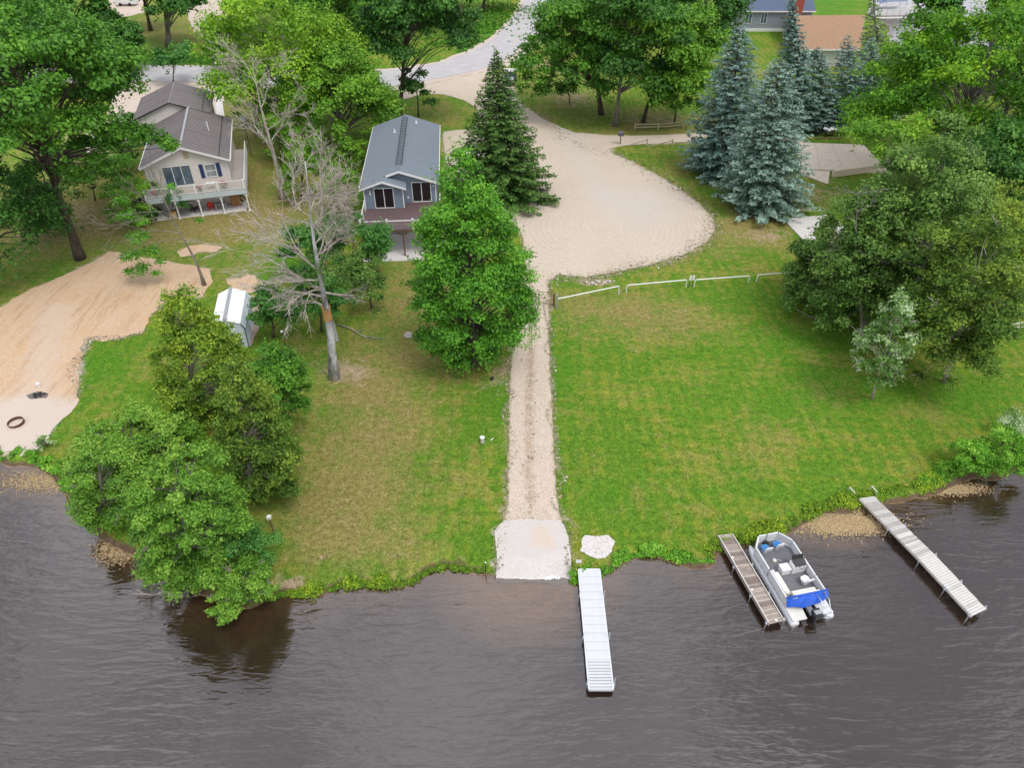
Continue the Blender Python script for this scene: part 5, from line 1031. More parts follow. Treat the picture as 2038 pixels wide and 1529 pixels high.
# ------------------------------------------------------------------ docks and boat
dk = thing('aluminium_dock', 'white aluminium dock with perforated last panels beside the boat ramp', 'dock', (3.70, 24.16, 0), 0)
NP_ = 14; wd = 1.17; ln = 6.9; sx = -.012
mb = MB().box(-.04, 0, -ln, 0, -.02, .17).box(wd, wd + .04, -ln, 0, -.02, .17).box(0, wd, -ln - .04, -ln, -.02, .17).box(0, wd, 0, .04, -.02, .17); mb.build('frame', m_alum, dk)
mb = MB()
for k in range(3): mb.box(.2 + k * .35, .25 + k * .35, -ln + .02, -.02, 0, .10)
mb.build('joist', m_silver, dk)
pv = MB(); pl_ = ln / NP_
pv.box(.004, wd - .004, -pl_ + .012, 0, .135, .17)
for k in range(9): pv.box(.05 + k * .125, .075 + k * .125, -pl_ + .03, -.02, .17, .176)
pp = pv.build('deck_panel', m_dockw, dk)
hl = MB().box(.004, wd - .004, -pl_ + .012, 0, .135, .17)
for k in range(NP_):
    if k < NP_ - 3: o = pp if k == 0 else pp.copy(); (COL.objects.link(o) if k else None)
    elif k == NP_ - 3: o = MB().box(.004, wd - .004, -pl_ + .012, 0, .135, .17).build('perforated_panel', m_dockw, dk); po = o
    else: o = po.copy(); COL.objects.link(o)
    o.location = (0, -k * pl_, .002 * (k % 2))
mb = MB()
for i in range(11):
    for j in range(9):
        x = .09 + i * .1; y = -ln + .08 + j * .16
        mb.cyl(x, y, .165, .1765, .030, 6)
mb.build('drain_hole', m_dark, dk, 'stuff')
for y in (-1.7, -4.2, -6.65):
    for x in (-.08, wd + .08): MB().cyl(x, y, -1.6, .62, .024, 8).cyl(x, y, -.02, .16, .045, 8).build('leg', m_silver, dk)
# wooden dock
def plank_dock(name, label, c0, c1, c2, c3, z, pitch, m, medge, sections, seed, skip=()):
    A, B, C_, D_ = [Vector((c[0], c[1], 0)) for c in (c0, c1, c2, c3)]      # shore left/right, far right, far left
    root = thing(name, label, 'dock', (A.x, A.y, 0)); rd = random.Random(seed); ln = (D_ - A).length; n = int(ln / pitch)
    for k in range(n):
        t0 = (k + .06) / n; t1 = (k + .94) / n; l0 = A.lerp(D_, t0) - A; l1 = A.lerp(D_, t1) - A; r0_ = B.lerp(C_, t0) - A; r1 = B.lerp(C_, t1) - A
        if k == n // 2 - 1 and 'b' in skip: continue
        zz = z + rd.uniform(-.006, .006); j = (l0 - r0_).normalized() * rd.uniform(-.015, .015)
        pts = [l0 + j, r0_ + j, r1 + j, l1 + j]; MB().slab([p + Vector((0, 0, zz)) for p in pts][::-1], .035).build('plank', rd.choice(m), root)
    mb = MB()
    for (a, b) in ((A, D_), (B, C_)):
        mb.obox(a - A + Vector((0, 0, z - .10)), b - A + Vector((0, 0, z - .10)), .05, .13)
    mb.build('stringer', medge, root)
    for s in sections:
        for (a, b, sg) in ((A, D_, -1), (B, C_, 1)):
            p = a.lerp(b, s) - A + (B - A).normalized() * sg * .07; MB().cyl(p.x, p.y, -1.5, z + .10, .03, 8).box(p.x - .06, p.x + .06, p.y - .06, p.y + .06, z - .13, z - .03).build('leg', m_silver, root)
    return root
m_w1 = simple('weathered_plank', (.30, .255, .22), .85, .3, 3, .4); m_w2 = simple('weathered_plank_pale', (.38, .33, .285), .85, .3, 3, .4); m_w3 = simple('weathered_plank_dark', (.21, .17, .145), .85, .3, 3, .4)
wdk = plank_dock('wooden_dock', 'brown weathered plank dock moored along the pontoon boat', G(1427, 1065, .15), G(1459, 1062, .15), G(1561, 1236, .15), G(1531, 1243, .15), .13, .145, [m_w1, m_w1, m_w2, m_w3], m_woodp, (.38, .70, .98), 3)
for (u, v) in ((1458, 1110), (1497, 1174), (1545, 1235)): p = G(u, v, .15) - wdk.location; MB().cyl(p.x, p.y, .131, .15, .07, 12).build('cap', m_white, wdk)
p0 = G(1430, 1066, .2) - wdk.location; p1 = G(1530, 1240, .2) - wdk.location; q0 = G(1458, 1063, .2) - wdk.location; q1 = G(1560, 1234, .2) - wdk.location
MB().obox(p0, p1, .05, .03).build('edge_strip', m_offwhite, wdk); MB().obox(q0, q1, .04, .03).build('edge_strip', m_offwhite, wdk)
m_p1 = simple('grey_plank', (.46, .45, .425), .8, .15, 3, .3); m_p2 = simple('grey_plank_pale', (.55, .54, .51), .8, .12, 3, .3); m_p3 = simple('grey_plank_dull', (.36, .345, .32), .8, .15, 3, .3)
mid_l = G(1835, 1119, .25); mid_r = G(1863, 1107, .25)
ld = plank_dock('long_dock', 'long pale grey plank dock at the right, running out over the lake', G(1711, 992, .25), G(1740, 988, .25), mid_r, mid_l, .25, .14, [m_p1, m_p2, m_p3, m_p1], m_woodl, (.5, .98), 4)
A_ = mid_l; root2 = plank_dock('long_dock', 'x', mid_l, mid_r, G(1963, 1213, .25), G(1935, 1227, .25), .25, .14, [m_p2, m_p2, m_p1, m_p2], m_woodl, (.5, .97), 5)
off = root2.location - ld.location
for ch in list(root2.children): ch.parent = ld; ch.location = ch.location + off
bpy.data.objects.remove(root2)
for k, (u, v) in enumerate(((1694, 986), (1738, 984))):
    p = G(u, v, 0); tag(MB().tube([p + Vector((-.1, .35, .0)), p + Vector((-.08, .3, .38)), p + Vector((.08, -.1, .34)), p + Vector((.12, -.15, .0))], .035, 6).build('dock_handrail', m_offwhite),
        ['small white pipe handle in the weeds left of the long dock', 'small white pipe handle at the shore end of the long dock'][k], 'handrail')

# pontoon boat
bt = thing('pontoon_boat', 'white pontoon boat with grey floor, blue bow seats and blue stern canvas', 'boat', (14.50, 21.86, 0), R(12.5))
W2 = 2.25
for x in (.12, W2 - .12): MB().tube([(x, -1.0, -.22), (x, -.9, -.22), (x, 3.3, -.22), (x, 3.8, -.16), (x, 4.15, -.02)], [.22, .28, .28, .22, .06], 12).build('pontoon', m_alum, bt, smooth=True)
ol = [(-.05, -.05), (-.05, 3.45), (.5, 4.2), (1.75, 4.2), (W2 + .05, 3.45), (W2 + .05, -.05)]
MB().slab([(x, y, .12) for x, y in ol][::-1], .08).build('deck', m_alum, bt)
MB().slab([(x * .96 + .04, y * .97 + .05, .135) for x, y in ol][::-1], .013).build('floor_carpet', m_carpet, bt)
MB().slab([(-.05, -.95, .12), (-.05, -.052, .12), (.85, -.052, .12), (.75, -.95, .12)][::-1], .06).build('stern_step', m_seat, bt)
def panel(a, b, z0=.16, z1=.66):
    a = Vector((a[0], a[1], 0)); b = Vector((b[0], b[1], 0)); d = (b - a); n_ = d.cross(Vector((0, 0, 1))).normalized() * .015
    r = MB().slab([a + n_ + Vector((0, 0, z0)), b + n_ + Vector((0, 0, z0)), b + n_ + Vector((0, 0, z1)), a + n_ + Vector((0, 0, z1))], .03, -n_.normalized()).build('fence_panel', m_white, bt)
    MB().obox(a + Vector((0, 0, z1 + .03)), b + Vector((0, 0, z1 + .03)), .075, .055).build('rail', m_alum, r)
    for p in (a, b): MB().box(p.x - .025, p.x + .025, p.y - .025, p.y + .025, .12, z1).build('rail_post', m_alum, r)
for a, b in [((0, 0), (0, 1.85)), ((0, 2.0), (0, 3.45)), ((0.02, 3.48), (.5, 4.15)), ((.55, 4.17), (.98, 4.17)), ((1.1, 4.17), (1.72, 4.17)), ((1.77, 4.15), (W2, 3.5)), ((W2, 3.42), (W2, 2.3)), ((W2, 2.2), (W2, 1.1)), ((W2, 1.03), (W2, 0)), ((W2, 0), (0.05, 0))]: panel(a, b)
def bench(x0, x1, y0, y1, back, nm='bench'):
    r = MB().box(x0, x1, y0, y1, .14, .42).build(nm, m_seat, bt); MB().box(x0 + .02, x1 - .02, y0 + .02, y1 - .02, .42, .50).build('cushion', m_seat, r)
    if back == 'l': MB().box(x0, x0 + .12, y0, y1, .50, .74).build('backrest', m_white, r)
    if back == 's': MB().box(x0, x1, y0, y0 + .12, .50, .74).build('backrest', m_white, r)
    return r
bench(.06, .52, .45, 1.85, 'l'); bench(.55, 1.95, .06, .55, 's')
cs = MB().box(1.35, 2.15, 1.75, 2.2, .14, .80).build('console', m_white, bt)
MB().slab([(1.4, 1.74, .80), (2.12, 1.74, .80), (2.12, 2.12, .92), (1.4, 2.12, .92)][::-1], .05).build('dashboard', m_black, cs); MB().slab([(1.4, 2.15, .86), (2.12, 2.15, .86), (2.1, 2.25, 1.12), (1.42, 2.25, 1.12)][::-1], .01, (0, 1, 0)).build('windscreen', m_dark, cs)
whl = [(1.75 + .15 * math.cos(k * .524), 1.66 - .03 + .04 * math.sin(k * .524), .84 + .14 * math.sin(k * .524)) for k in range(12)]; MB().tube(whl, .016, 5, closed=True).build('steering_wheel', m_black, cs)
def pedestal(x, y, rz, m, nm='swivel_seat'):
    r = MB().cyl(x, y, .14, .42, .05, 8).cyl(x, y, .14, .16, .16, 12).build(nm, m_silver, bt); c_, s_ = math.cos(rz), math.sin(rz); tf = lambda a, b, z: (x + a * c_ - b * s_, y + a * s_ + b * c_, z)
    MB().slab([tf(-.2, -.2, .52), tf(.2, -.2, .52), tf(.24, .1, .52), (tf(.15, .24, .52)), tf(-.15, .24, .52), tf(-.24, .1, .52)][::-1], .1).build('cushion', m, r)
    MB().slab([tf(-.21, -.2, .53), tf(.21, -.2, .53), tf(.20, -.3, .88), tf(.1, -.33, .95), tf(-.1, -.33, .95), tf(-.20, -.3, .88)], .06, tuple(Vector(tf(0, -1, 0)) - Vector(tf(0, 0, 0)))).build('backrest', m_white if m is m_blueseat else m, r)
pedestal(.62, 3.45, 0, m_blueseat); pedestal(1.4, 3.55, 0, m_blueseat); pedestal(1.72, 1.05, .15, m_white)
bx = tag(MB().box(-.25, .25, -.22, .22, 0, .36).box(-.27, .27, -.24, .24, .36, .42).build('cool_box', m_white), 'white cool box on the boat floor left of the console', 'cool box'); bx.location = on(bt, 1.02, 2.0, .136); bx.rotation_euler = (0, 0, R(12.5))
o = tag(MB().ball((0, 0, .08), .13, 8, .6, .15).tube([(.1, 0, .08), (.3, .05, .05), (.42, -.06, .05)], .015, 4).build('rope_coil', m_offwhite), 'small pale coil of rope on the grey boat floor before the console', 'rope'); o.location = on(bt, .85, 2.75, .136)
o = tag(MB().box(-.14, .14, -.1, .1, 0, .2).ball((0, 0, .2), .1, 8, .7).build('anchor_bag', m_black), 'small black bag in the bow of the boat beside the blue seats', 'bag'); o.location = on(bt, .95, 3.95, .136)
rd = random.Random(3); mb = MB(); nx_ = 26; ny_ = 7; V_ = []
for j in range(ny_):
    for i in range(nx_):
        s_ = i / (nx_ - 1); t_ = j / (ny_ - 1); x = -.08 + s_ * (W2 + .16); sag = .34 * math.sin(math.pi * s_) + .12 * math.sin(3 * math.pi * s_ + .5)
        V_.append((x, .02 - t_ * (.20 + .26 * math.sin(math.pi * min(1, s_ * 1.0)) ** .7) + rd.uniform(-.02, .02), .78 - t_ * (.15 + .30 * (1 - s_ * .4)) * (.6 + .4 * t_) + .05 * math.sin(s_ * 17 + t_ * 5) + rd.uniform(-.012, .012)))
mb.add(V_, [(j * nx_ + i, j * nx_ + i + 1, (j + 1) * nx_ + i + 1, (j + 1) * nx_ + i) for j in range(ny_ - 1) for i in range(nx_ - 1)])
mb.tube([(-.08, .02, .79), (W2 + .08, .02, .79)], .06, 8); mb.build('canvas', m_blue, bt, smooth=True)
mt = MB().slab([(1.0, -.75, .62), (1.4, -.75, .62), (1.42, -1.2, .55), (.98, -1.2, .55)][::-1], .34).build('outboard_motor', m_black, bt)
MB().box(1.12, 1.28, -1.05, -.8, -.55, .3).tube([(1.2, -.95, -.2), (1.2, -1.25, -.3)], .08, 6).build('shaft', m_black, mt); MB().box(1.05, 1.35, -.78, -.1, -.02, .12).build('mount', m_silver, mt)
MB().box(1.0, 1.4, -1.12, -.9, .62, .66).build('cowling_cap', m_grey, mt)
mb = MB()
for x in (1.65, 2.1): mb.tube([(x, -.05, .7), (x, -.5, .75), (x, -.95, .25), (x, -1.0, -.25)], .022, 6)
for z, y in ((.5, -.75), (.2, -.95), (-.05, -1.0)): mb.tube([(1.65, y, z), (2.1, y, z)], .02, 6)
mb.build('boarding_ladder', m_silver, bt, smooth=True)
MB().slab([(1.55, -.9, .12), (1.55, -.052, .12), (W2 + .05, -.052, .12), (W2 + .05, -.9, .12)][::-1], .05).build('stern_step', m_alum, bt)

# far pontoon on the pond
fb = thing('moored_boat', 'white and silver pontoon boat with a blue-grey canopy moored on the far pond', 'boat', G(1735, 36, -.3), R(4))
for y in (0, 2.2): MB().tube([(0, y, 0), (.6, y, 0), (9, y, 0), (10.2, y, .2)], [.3, .4, .4, .1], 8).build('pontoon', m_offwhite, fb)
MB().box(-.1, 10, -.3, 2.5, .45, .6).build('deck', simple('pinkish_deck', (.5, .4, .38), .7, .1), fb)
for k in range(7): MB().box(.1 + k * 1.35, 1.35 + k * 1.35, -.28, -.2, .62, 1.7).build('fence_panel', m_white, fb); 
MB().box(.1, 9.5, 2.35, 2.45, .62, 1.7).build('fence_panel', m_white, fb)
MB().box(2, 6.5, -.1, 2.3, 3.1, 3.2).slab([(2, -.1, 3.1), (2, 2.3, 3.1), (1.2, 2.3, 2.8), (1.2, -.1, 2.8)], .05).build('canopy', simple('canopy_cloth', (.14, .2, .3), .8, .2), fb)
for x in (2.1, 6.4): MB().tube([(x, -.1, 1.7), (x, -.1, 3.1)], .05, 5).tube([(x, 2.3, 1.7), (x, 2.3, 3.1)], .05, 5).build('canopy_pole', m_silver, fb)
MB().box(9.6, 10.3, .8, 1.4, .3, 2.0).build('outboard_motor', m_black, fb)
MB().box(1.0, 3.0, .2, 1.9, .6, 1.1).box(6, 8, .2, 1.9, .6, 1.1).build('seat', m_grey, fb)

# ------------------------------------------------------------------ fences, gate, signs, posts
RG = 'white pipe rails across the lawn'
for (uL, vL, uR, vR, lab) in [(1108, 612, 1231, 586, 'white pipe barrier rail nearest the brown gate'), (1246, 582, 1365, 571, 'white pipe barrier rail left of the two small white signs'),
                              (1381, 571, 1489, 563, 'white pipe barrier rail right of the two small white signs'), (1505, 561, 1640, 551, 'white pipe barrier rail running into the thicket')]:
    a, b = G(uL, vL), G(uR, vR); r = thing('pipe_rail', lab, 'barrier', a, 0, RG); d = b - a; h_ = .72 if uL > 1110 else .85; hh = Vector((0, 0, h_)); e = d.normalized() * .1
    MB().tube([hh + e, d + hh - e], .05, 8).build('rail', m_white, r)
    for p, s_ in ((Vector((0, 0, 0)), 1), (d, -1)): MB().tube([p, p + hh * .88, p + hh + e * s_], .045, 8).build('post', m_white, r)
gp_ = thing('gate', 'brown tubular farm gate across the gravel driveway', 'gate', G(1103, 608), math.atan2((G(1010, 605) - G(1103, 608)).y, (G(1010, 605) - G(1103, 608)).x))
Lg = (G(1010, 605) - G(1103, 608)).length
mb = MB().tube([(.1, 0, .18), (Lg, 0, .18), (Lg, 0, 1.3), (.1, 0, 1.3)], .025, 6, closed=True)
mb.build('frame', m_gate, gp_)
for k in range(4): MB().tube([(.1, 0, .38 + k * .22), (Lg, 0, .38 + k * .22)], .017, 5).build('bar', m_gate, gp_)
for x in (Lg * .33, Lg * .67): MB().tube([(x, .0, .18), (x, 0, 1.3)], .03, 5).build('upright', m_gate, gp_)
MB().box(1.55, 2.15, -.05, -.03, .85, 1.15).build('sign_plate', simple('dull_plate', (.18, .15, .15), .6), gp_)
gpp = G(1108, 612); r = tag(MB().cyl(0, 0, 0, 1.35, .10, 10).build('gate_post', m_cedarpost), 'round weathered green-grey gate post at the left end of the white rails', 'post'); r.location = gpp + Vector((-.02, -.12, 0))
r = tag(MB().cyl(0, 0, 0, 1.25, .07, 10).build('gate_post', m_gate), 'dark hinge post at the right end of the brown gate', 'post'); r.location = G(1102, 609)
for k, (u, v) in enumerate(((1371, 572), (1377, 571))):
    s = thing('marker_sign', ['left of the two small white signs standing between the pipe rails', 'right of the two small white signs standing between the pipe rails'][k], 'sign', G(u, v), 0, 'two small white signs')
    MB().box(-.02, .02, -.02, .02, 0, 1.0).build('post', m_dark, s); MB().box(-.11, .11, -.035, -.022, .72, 1.2).build('sign_plate', m_white, s)
s = thing('ramp_sign', 'small white sign on a dark green post at the shore end of the white dock', 'sign', G(1150, 1135)); MB().box(-.02, .02, -.02, .02, 0, .95).build('post', simple('dark_green_paint', (.02, .07, .05), .5), s)
MB().box(-.15, -.03, -.04, -.02, .68, .93).box(.03, .15, -.04, -.02, .68, .93).box(-.03, .03, -.042, -.022, .68, .93).build('sign_plate', m_white, s)
def lamp(u, v, u2, v2, label, m=m_woodb, r_=.025, cap='ball', g=None, name='garden_lamp', cat='lamp post'):
    b = G(u, v); h_ = P(u2, v2, b.y).z; s = thing(name, label, cat, b, 0, g); MB().cyl(0, 0, 0, h_ - .08, r_, 8).build('post', m, s)
    if cap == 'ball': MB().ball((0, 0, h_), .12, 10, .8).cyl(0, 0, h_ - .12, h_ - .06, .05, 8).build('lamp_head', m_white, s)
    else: MB().box(-.11, .11, -.11, .11, h_ - .14, h_ + .04).cyl(0, 0, h_ + .04, h_ + .07, .06, 6).build('cap', m_white, s)
lamp(568, 758, 553, 722, 'white-headed garden lamp on a thin dark post right of the small rounded maple', m_dark)
lamp(570, 697, 560, 660, 'white-headed garden lamp on a thin dark post behind, right of the white shed', m_dark)
lamp(573, 540, 568, 514, 'white-headed garden lamp among the bleached branches, upper one', m_dark)
lamp(568, 590, 563, 561, 'white-headed garden lamp among the bleached branches, lower one', m_dark)
lamp(547, 1066, 535, 1029, 'brown post with a square white cap on the lawn right of the willows', m_woodb, .05, 'box', None, 'capped_post', 'post')
lamp(538, 1170, 524, 1130, 'weathered post with a square white cap at the waterline beside the round shrub', m_grey, .045, 'box', None, 'capped_post', 'post')
s = thing('mooring_stake', 'thin dark stake with a white tip at the waterline left of the boat ramp', 'stake', G(967, 1142, -.3)); MB().cyl(0, 0, -.5, .95, .03, 8).build('stake', m_dark, s); MB().ball((0, 0, .97), .05, 8).build('tip', m_white, s)
s = tag(MB().cyl(0, 0, 0, .9, .02, 6).build('lawn_stake', m_dark), 'short dark stake on the right lawn near the driveway', 'stake'); s.location = G(1130, 668)
bb = thing('bird_bath', 'small white-topped pedestal on the left lawn beside the driveway', 'garden ornament', G(960, 880)); MB().cyl(0, 0, 0, .38, .14, 10, .11).build('pedestal', m_stone, bb); MB().cyl(0, 0, .38, .44, .17, 12).ball((0, 0, .44), .12, 8, .5).build('top', m_white, bb)
o = tag(MB().tube([(0, 0, .04), (.2, .22, .05)], .03, 5).build('bone_toy', m_white), 'tiny white stick lying right of the white-topped pedestal', 'stick'); o.location = G(976, 878)
rk = lambda nm, lab, c, px, r, sz=.7, m=m_stone, n=1, sp=.3, g=None: None
def rocks(name, label, cat, u, v, lst, m):
    r = thing(name, label, cat, G(u, v)); rd = random.Random(int(u))
    for (x, y, q_) in lst: MB().ball((x, y, q_ * .5), q_, 8, .75, .15, rd).build('stone', m, r)
    return r
rocks('rock_pile', 'two pale boulders at the foot of the nearest blue spruce', 'rocks', 1528, 430, [(-.35, 0, .38), (.35, .1, .42)], m_stone)
rocks('rock_pile', 'little heap of grey and white stones left of the bright maple', 'rocks', 812, 670, [(-.15, 0, .2), (.15, .1, .24), (0, -.2, .16), (.25, -.15, .14), (0, .15, .26)], m_stone)
rocks('rock_pile', 'flat pile of pale broken stones at the bottom edge of the gravel turnaround', 'rocks', 1192, 565, [(-1.6, 0, .10), (-1.1, .15, .15), (-.6, 0, .17), (0, .2, .19), (.5, .1, .16), (1.0, .3, .16), (-.3, -.2, .12), (.3, -.15, .11), (-.9, -.2, .10), (.7, .4, .12), (-.2, .4, .13), (1.4, .4, .10)], m_stone)
rocks('fire_pit', 'blackened camp fire remains with charred stones on the sand', 'fire pit', 76, 788, [(-.2, 0, .14), (.1, .1, .16), (.25, -.1, .12), (0, -.25, .13), (-.35, .15, .1), (.4, .15, .12), (.05, .3, .1)], m_char)
MB().slab([Vector((.75 * math.cos(k * .6283) * (1 + .2 * math.sin(k * 3)), .42 * math.sin(k * .6283) * (1 + .2 * math.cos(k * 2)), .045)) for k in range(10)], .03).build('ash_bed', simple('ash', (.16, .13, .12), .95, .6, 5), [o for o in bpy.data.objects if o.name == 'fire_pit'][0])
bk = thing('bucket', 'white plastic bucket beside the camp fire on the sand', 'bucket', G(78, 770)); MB().cyl(0, 0, 0, .3, .11, 12, .14).build('body', m_white, bk); MB().cyl(0, 0, .3, .32, .15, 12).build('rim', m_white, bk)
fr_ = G(33, 843, .05); rg_ = [Vector((.53 * math.cos(k * math.pi / 14), .50 * math.sin(k * math.pi / 14), 0)) for k in range(28)]; mb = MB()
for i in range(28):
    a, b = rg_[i], rg_[(i + 1) % 28]; mb.slab([a + Vector((0, 0, 0)), b, b + Vector((0, 0, .22)), a + Vector((0, 0, .22))], .025, -(a + b).normalized())
o = tag(mb.build('fire_ring', m_rust), 'rusty steel ring lying open on the pale beach sand', 'fire ring'); o.location = fr_ - Vector((0, 0, .03)); o.rotation_euler = (R(4), R(-3), 0)
o = tag(MB().ball((0, 0, .12), .16, 8, .8, .2).ball((.08, -.1, .28), .09, 8, 1, .1).build('garden_ornament', m_char), 'small black ornament on the brown grass right of the bright maple', 'ornament'); o.location = G(979, 756)
sp_ = thing('split_stump', 'grey split birch log standing upright behind the silver trunk', 'stump', G(669, 678)); yb = sp_.location.y; ht = P(664, 636, yb).z
for k in range(3): MB().tube([(-.01 * k, 0, ht * k / 3), (-.02 * k - .02, 0, ht * (k + .96) / 3)], [.21, .19], 10).build('log', simple('grey_log', (.42, .42, .42), .8, .3, 4), sp_) if k == 0 else MB().tube([(-.01 * k, 0, ht * k / 3), (-.02 * k - .02, 0, ht * (k + .96) / 3)], [.2, .18], 10).build('log', bpy.data.materials['grey_log'], sp_)
# split rail fences by the grove
def rail_fence(name, label, pts, h_, m, z_rails):
    r = thing(name, label, 'fence', G(*pts[0])); P0 = [G(*p) - r.location for p in pts]
    for p in P0: MB().box(p.x - .07, p.x + .07, p.y - .07, p.y + .07, 0, h_).build('post', m, r)
    for a, b in zip(P0[:-1], P0[1:]):
        for z in z_rails: MB().obox(a + Vector((0, 0, z)), b + Vector((0, 0, z + .03)), .09, .11).build('rail', m, r)
rail_fence('split_rail_fence', 'split-rail fence standing under the grove above the side driveway', [(1263, 260), (1309, 259), (1360, 255)], 1.0, m_raillog, (.45, .82))
rail_fence('board_fence', 'grey wooden rail fence at the right edge beside the thicket', [(2008, 660), (2060, 655), (2130, 650)], .95, m_woodl, (.35, .75))
r = thing('broken_fence', 'collapsed pole fence with slanting rails between the side driveway and the lawn', 'fence', G(1287, 292)); o0 = r.location
for (u, v) in ((1287, 290), (1337, 291), (1388, 290)): p = G(u, v) - o0; MB().box(p.x - .07, p.x + .07, p.y - .07, p.y + .07, 0, .95).build('post', m_raillog, r)
for (a, za, b, zb) in (((1253, 289), .05, (1287, 289), .75), ((1290, 292), .05, (1337, 291), .75), ((1337, 291), .5, (1388, 290), .55)): MB().obox(G(*a) - o0 + Vector((0, -.05, za)), G(*b) - o0 + Vector((0, -.05, zb)), .09, .11).build('rail', m_raillog, r)
mbx = thing('mailbox', 'small dark mailbox on a post beside the collapsed pole fence', 'mailbox', G(1234, 287)); MB().box(-.05, .05, -.05, .05, 0, 1.1).build('post', m_dark, mbx)
MB().box(-.32, .32, -.22, .22, 1.1, 1.45).tube([(-.32, 0, 1.45), (.32, 0, 1.45)], .2, 8).build('box', simple('purple_grey', (.12, .10, .15), .6), mbx); MB().box(.36, .39, -.02, .02, 1.1, 1.9).build('flag', m_dark, mbx)
# utility pole and wires
ub = G(920, 80); up_ = thing('utility_pole', 'tall thin utility pole on the bright grass left of the road bend', 'utility pole', ub); MB().cyl(0, 0, 0, 10.5, .16, 8, .11).build('pole', m_woodb, up_); MB().box(-1.1, 1.1, -.06, .06, 9.6, 9.75).build('crossarm', m_woodb, up_)
o = tag(MB().tube([G(925, 118, .05), G(985, 105, .05)], .0, 3).build('unused', m_dark), 'x', 'x'); bpy.data.objects.remove(o)
# parked car behind the spruce
cr2 = thing('parked_car', 'small dark off-road car with grey bonnet and white roof half hidden by the dark spruce', 'car', G(1011, 172), R(-8)); 
m_dcar = simple('black_car_paint', (.02, .022, .028), .3, .1); m_gcar = simple('grey_car_paint', (.28, .31, .36), .35, .08)
MB().slab([(-.85, 0, .45), (-.85, 0, .95), (-.85, 1.2, 1.1), (-.85, 3.7, 1.1), (-.85, 3.8, .5)], 1.7, (1, 0, 0)).build('body', m_dcar, cr2)
MB().slab([(-.78, .05, .99), (.78, .05, .99), (.76, 1.25, 1.14), (-.76, 1.25, 1.14)][::-1], .03).build('bonnet', m_gcar, cr2); MB().slab([(-.78, 1.2, 1.1), (-.70, 1.75, 1.7), (-.7, 3.3, 1.7), (-.78, 3.6, 1.1)], 1.56, (1, 0, 0)).build('cabin', m_black, cr2)
MB().box(-.7, .7, 1.75, 3.3, 1.71, 1.78).build('roof', m_white, cr2); MB().slab([(-.68, 1.24, 1.16), (.68, 1.24, 1.16), (.63, 1.70, 1.66), (-.63, 1.70, 1.66)][::-1], .01).build('windscreen', m_glassd, cr2)
for x in (-.85, .85):
    for y in (.75, 3.1):
        wv = MB().tube([(x - .1, y, .35), (x + .1, y, .35)], .35, 14).build('wheel', m_black, cr2); MB().tube([(x - .11, y, .35), (x + .11, y, .35)], .18, 10).build('rim', m_silver, wv)
for x in (-.6, .6): MB().tube([(x, -.03, .75), (x, .03, .75)], .12, 10).build('headlight', m_white, cr2)
MB().box(-.85, .85, -.12, 0, .42, .6).build('bumper', m_black, cr2); 
for x in (-1.0, .88): MB().box(x, x + .12, 1.5, 1.6, 1.2, 1.38).build('mirror', m_black, cr2)
# flat tarp/rock beside the grove
rocks('rock_pile', 'grey flat boulder on the worn grass left of the grove', 'rocks', 1052, 134, [(0, 0, .55), (.6, .2, .4)], m_stone)
# patio set beyond the concrete
pt_ = G(1650, 270)
table(pt_ + Vector((0, 0, 0)), R(5), m_black, 'dark patio table with a white cloth bundle in front of the blue spruce row', 1.7, 1.0, .72, 'patio_table')
mb = MB(); rd = random.Random(4)
for k in range(5): mb.ball((rd.uniform(-.6, .6), rd.uniform(-.3, .3), .12), rd.uniform(.22, .36), 8, .6, .2, rd)
o = tag(mb.build('cloth_bundle', m_white), 'heap of white and dark cushions piled on the dark patio table', 'cushions'); o.location = pt_ + Vector((0, 0, .72))
for k, (dx, dy, a, lb) in enumerate(((-1.5, .1, 90, 'left of'), (1.6, .1, -90, 'right of'), (-.4, 1.1, 0, 'behind'))): chair(pt_ + Vector((dx, dy, 0)), R(a), m_black, 'dark patio chair ' + lb + ' the table with the white bundle', 'patio_chair')
rocks('stone_edging', 'row of brown edging stones before the dark patio set', 'rocks', 1650, 276, [(-1.6 + k * .4, .05 * (k % 3), .16) for k in range(9)], simple('brown_stone', (.2, .13, .1), .9, .4))
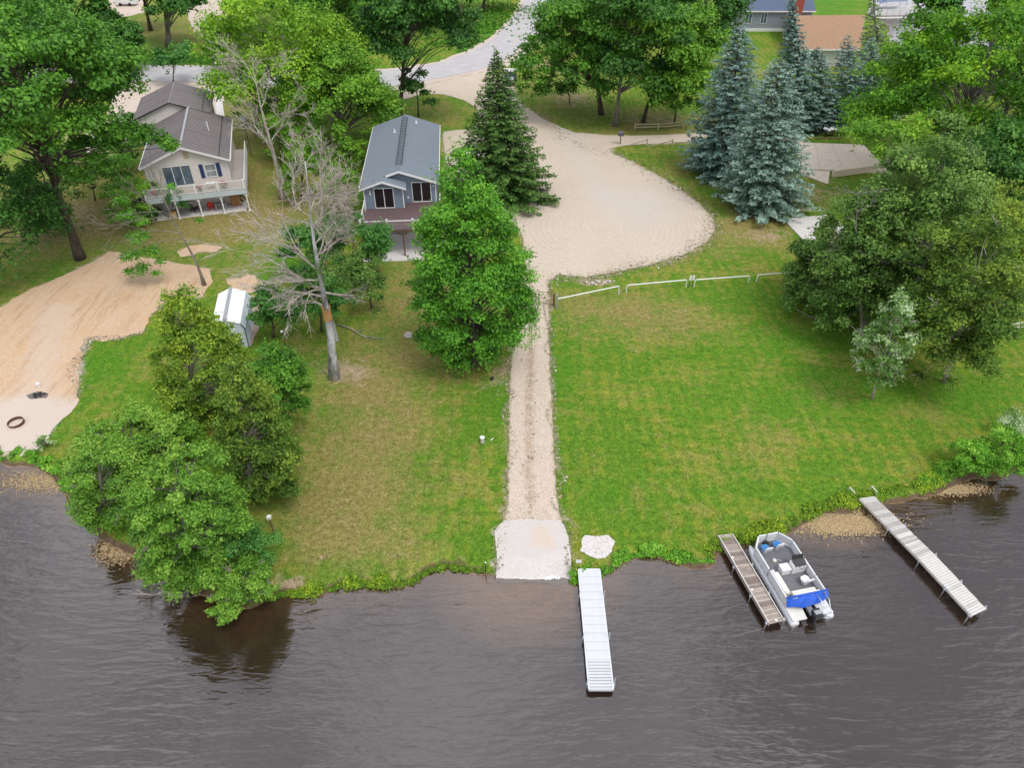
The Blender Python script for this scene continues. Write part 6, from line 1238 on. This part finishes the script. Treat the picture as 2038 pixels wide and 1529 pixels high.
# dish antenna by the beige house
da = thing('satellite_dish', 'small grey satellite dish on a pole behind the beige house roof', 'satellite dish', on(hg, 1.2, 13.2, 0)); MB().cyl(0, 0, 0, 4.6, .04, 6).build('pole', m_dark, da); MB().slab([Vector((.35 * math.cos(k * .628), .1 * math.sin(k * .628), 4.7 + .4 * math.sin(k * .628))) for k in range(10)], .04, (0, -1, 0)).build('dish', m_grey, da)
# clutter in the sandy clearing at the top
tr_ = thing('tarp_cover', 'blue and white covered trailer in the clearing at the top left', 'trailer', G(250, 12), 0)
MB().slab([(-2.2, 0, .5), (-2.2, 0, 1.5), (-1.6, 0, 2.0), (1.6, 0, 2.0), (2.2, 0, 1.5), (2.2, 0, .5)], 2.2, (0, 1, 0)).build('body', m_white, tr_); MB().slab([(-1.7, .0, 2.03), (1.7, .0, 2.03), (1.7, 2.2, 2.03), (-1.7, 2.2, 2.03)], .02, (0, 0, 1)).build('tarp', m_blue, tr_)
for x in (-1, 1): MB().tube([(x, -.05, .35), (x, .15, .35)], .35, 12).build('wheel', m_black, tr_)
# floating weeds
def floaters(name, cu, cv, ru, rv, n, s, c, seed):
    rg = np.random.RandomState(seed); u = cu + ru * rg.normal(size=n) * .5; v = cv + rv * rg.normal(size=n) * .5; cc = np.array([tuple(G(a, b, WZ)) for a, b in zip(u, v)]); cc[:, 2] = WZ + .006 + rg.uniform(0, .01, n)
    cc = cc[sdf(cc[:, :2], lake_poly) > .05]; n = len(cc)
    N = np.tile([0, 0, 1.], (n, 1)) + rg.normal(0, .08, (n, 3)); v_, f, t = leaves(cc, N, s * rg.uniform(.4, 1.5, n), rg.uniform(.2, .9, n), rg, .7); leaf_object(name, [(v_, f, t)], c, None, 'stuff')
m_alg = leaf_mat('floating_algae', (.13, .085, .045), (.30, .21, .12), (.42, .31, .19), .8, .0)
floaters('floating_weed', 1680, 1044, 92, 21, 7000, .10, m_alg, 1); floaters('floating_weed', 1900, 975, 60, 12, 2200, .09, m_alg, 2); floaters('floating_weed', 90, 960, 90, 22, 2600, .09, m_alg, 3); floaters('floating_weed', 235, 1095, 50, 30, 1800, .09, m_alg, 4)
m_foam = leaf_mat('foam', (.5, .5, .48), (.8, .8, .8), None, .7, 0)
floaters('foam', 1045, 1149, 14, 3, 160, .10, m_foam, 5); floaters('foam', 1093, 1150, 16, 4, 150, .10, m_foam, 6)
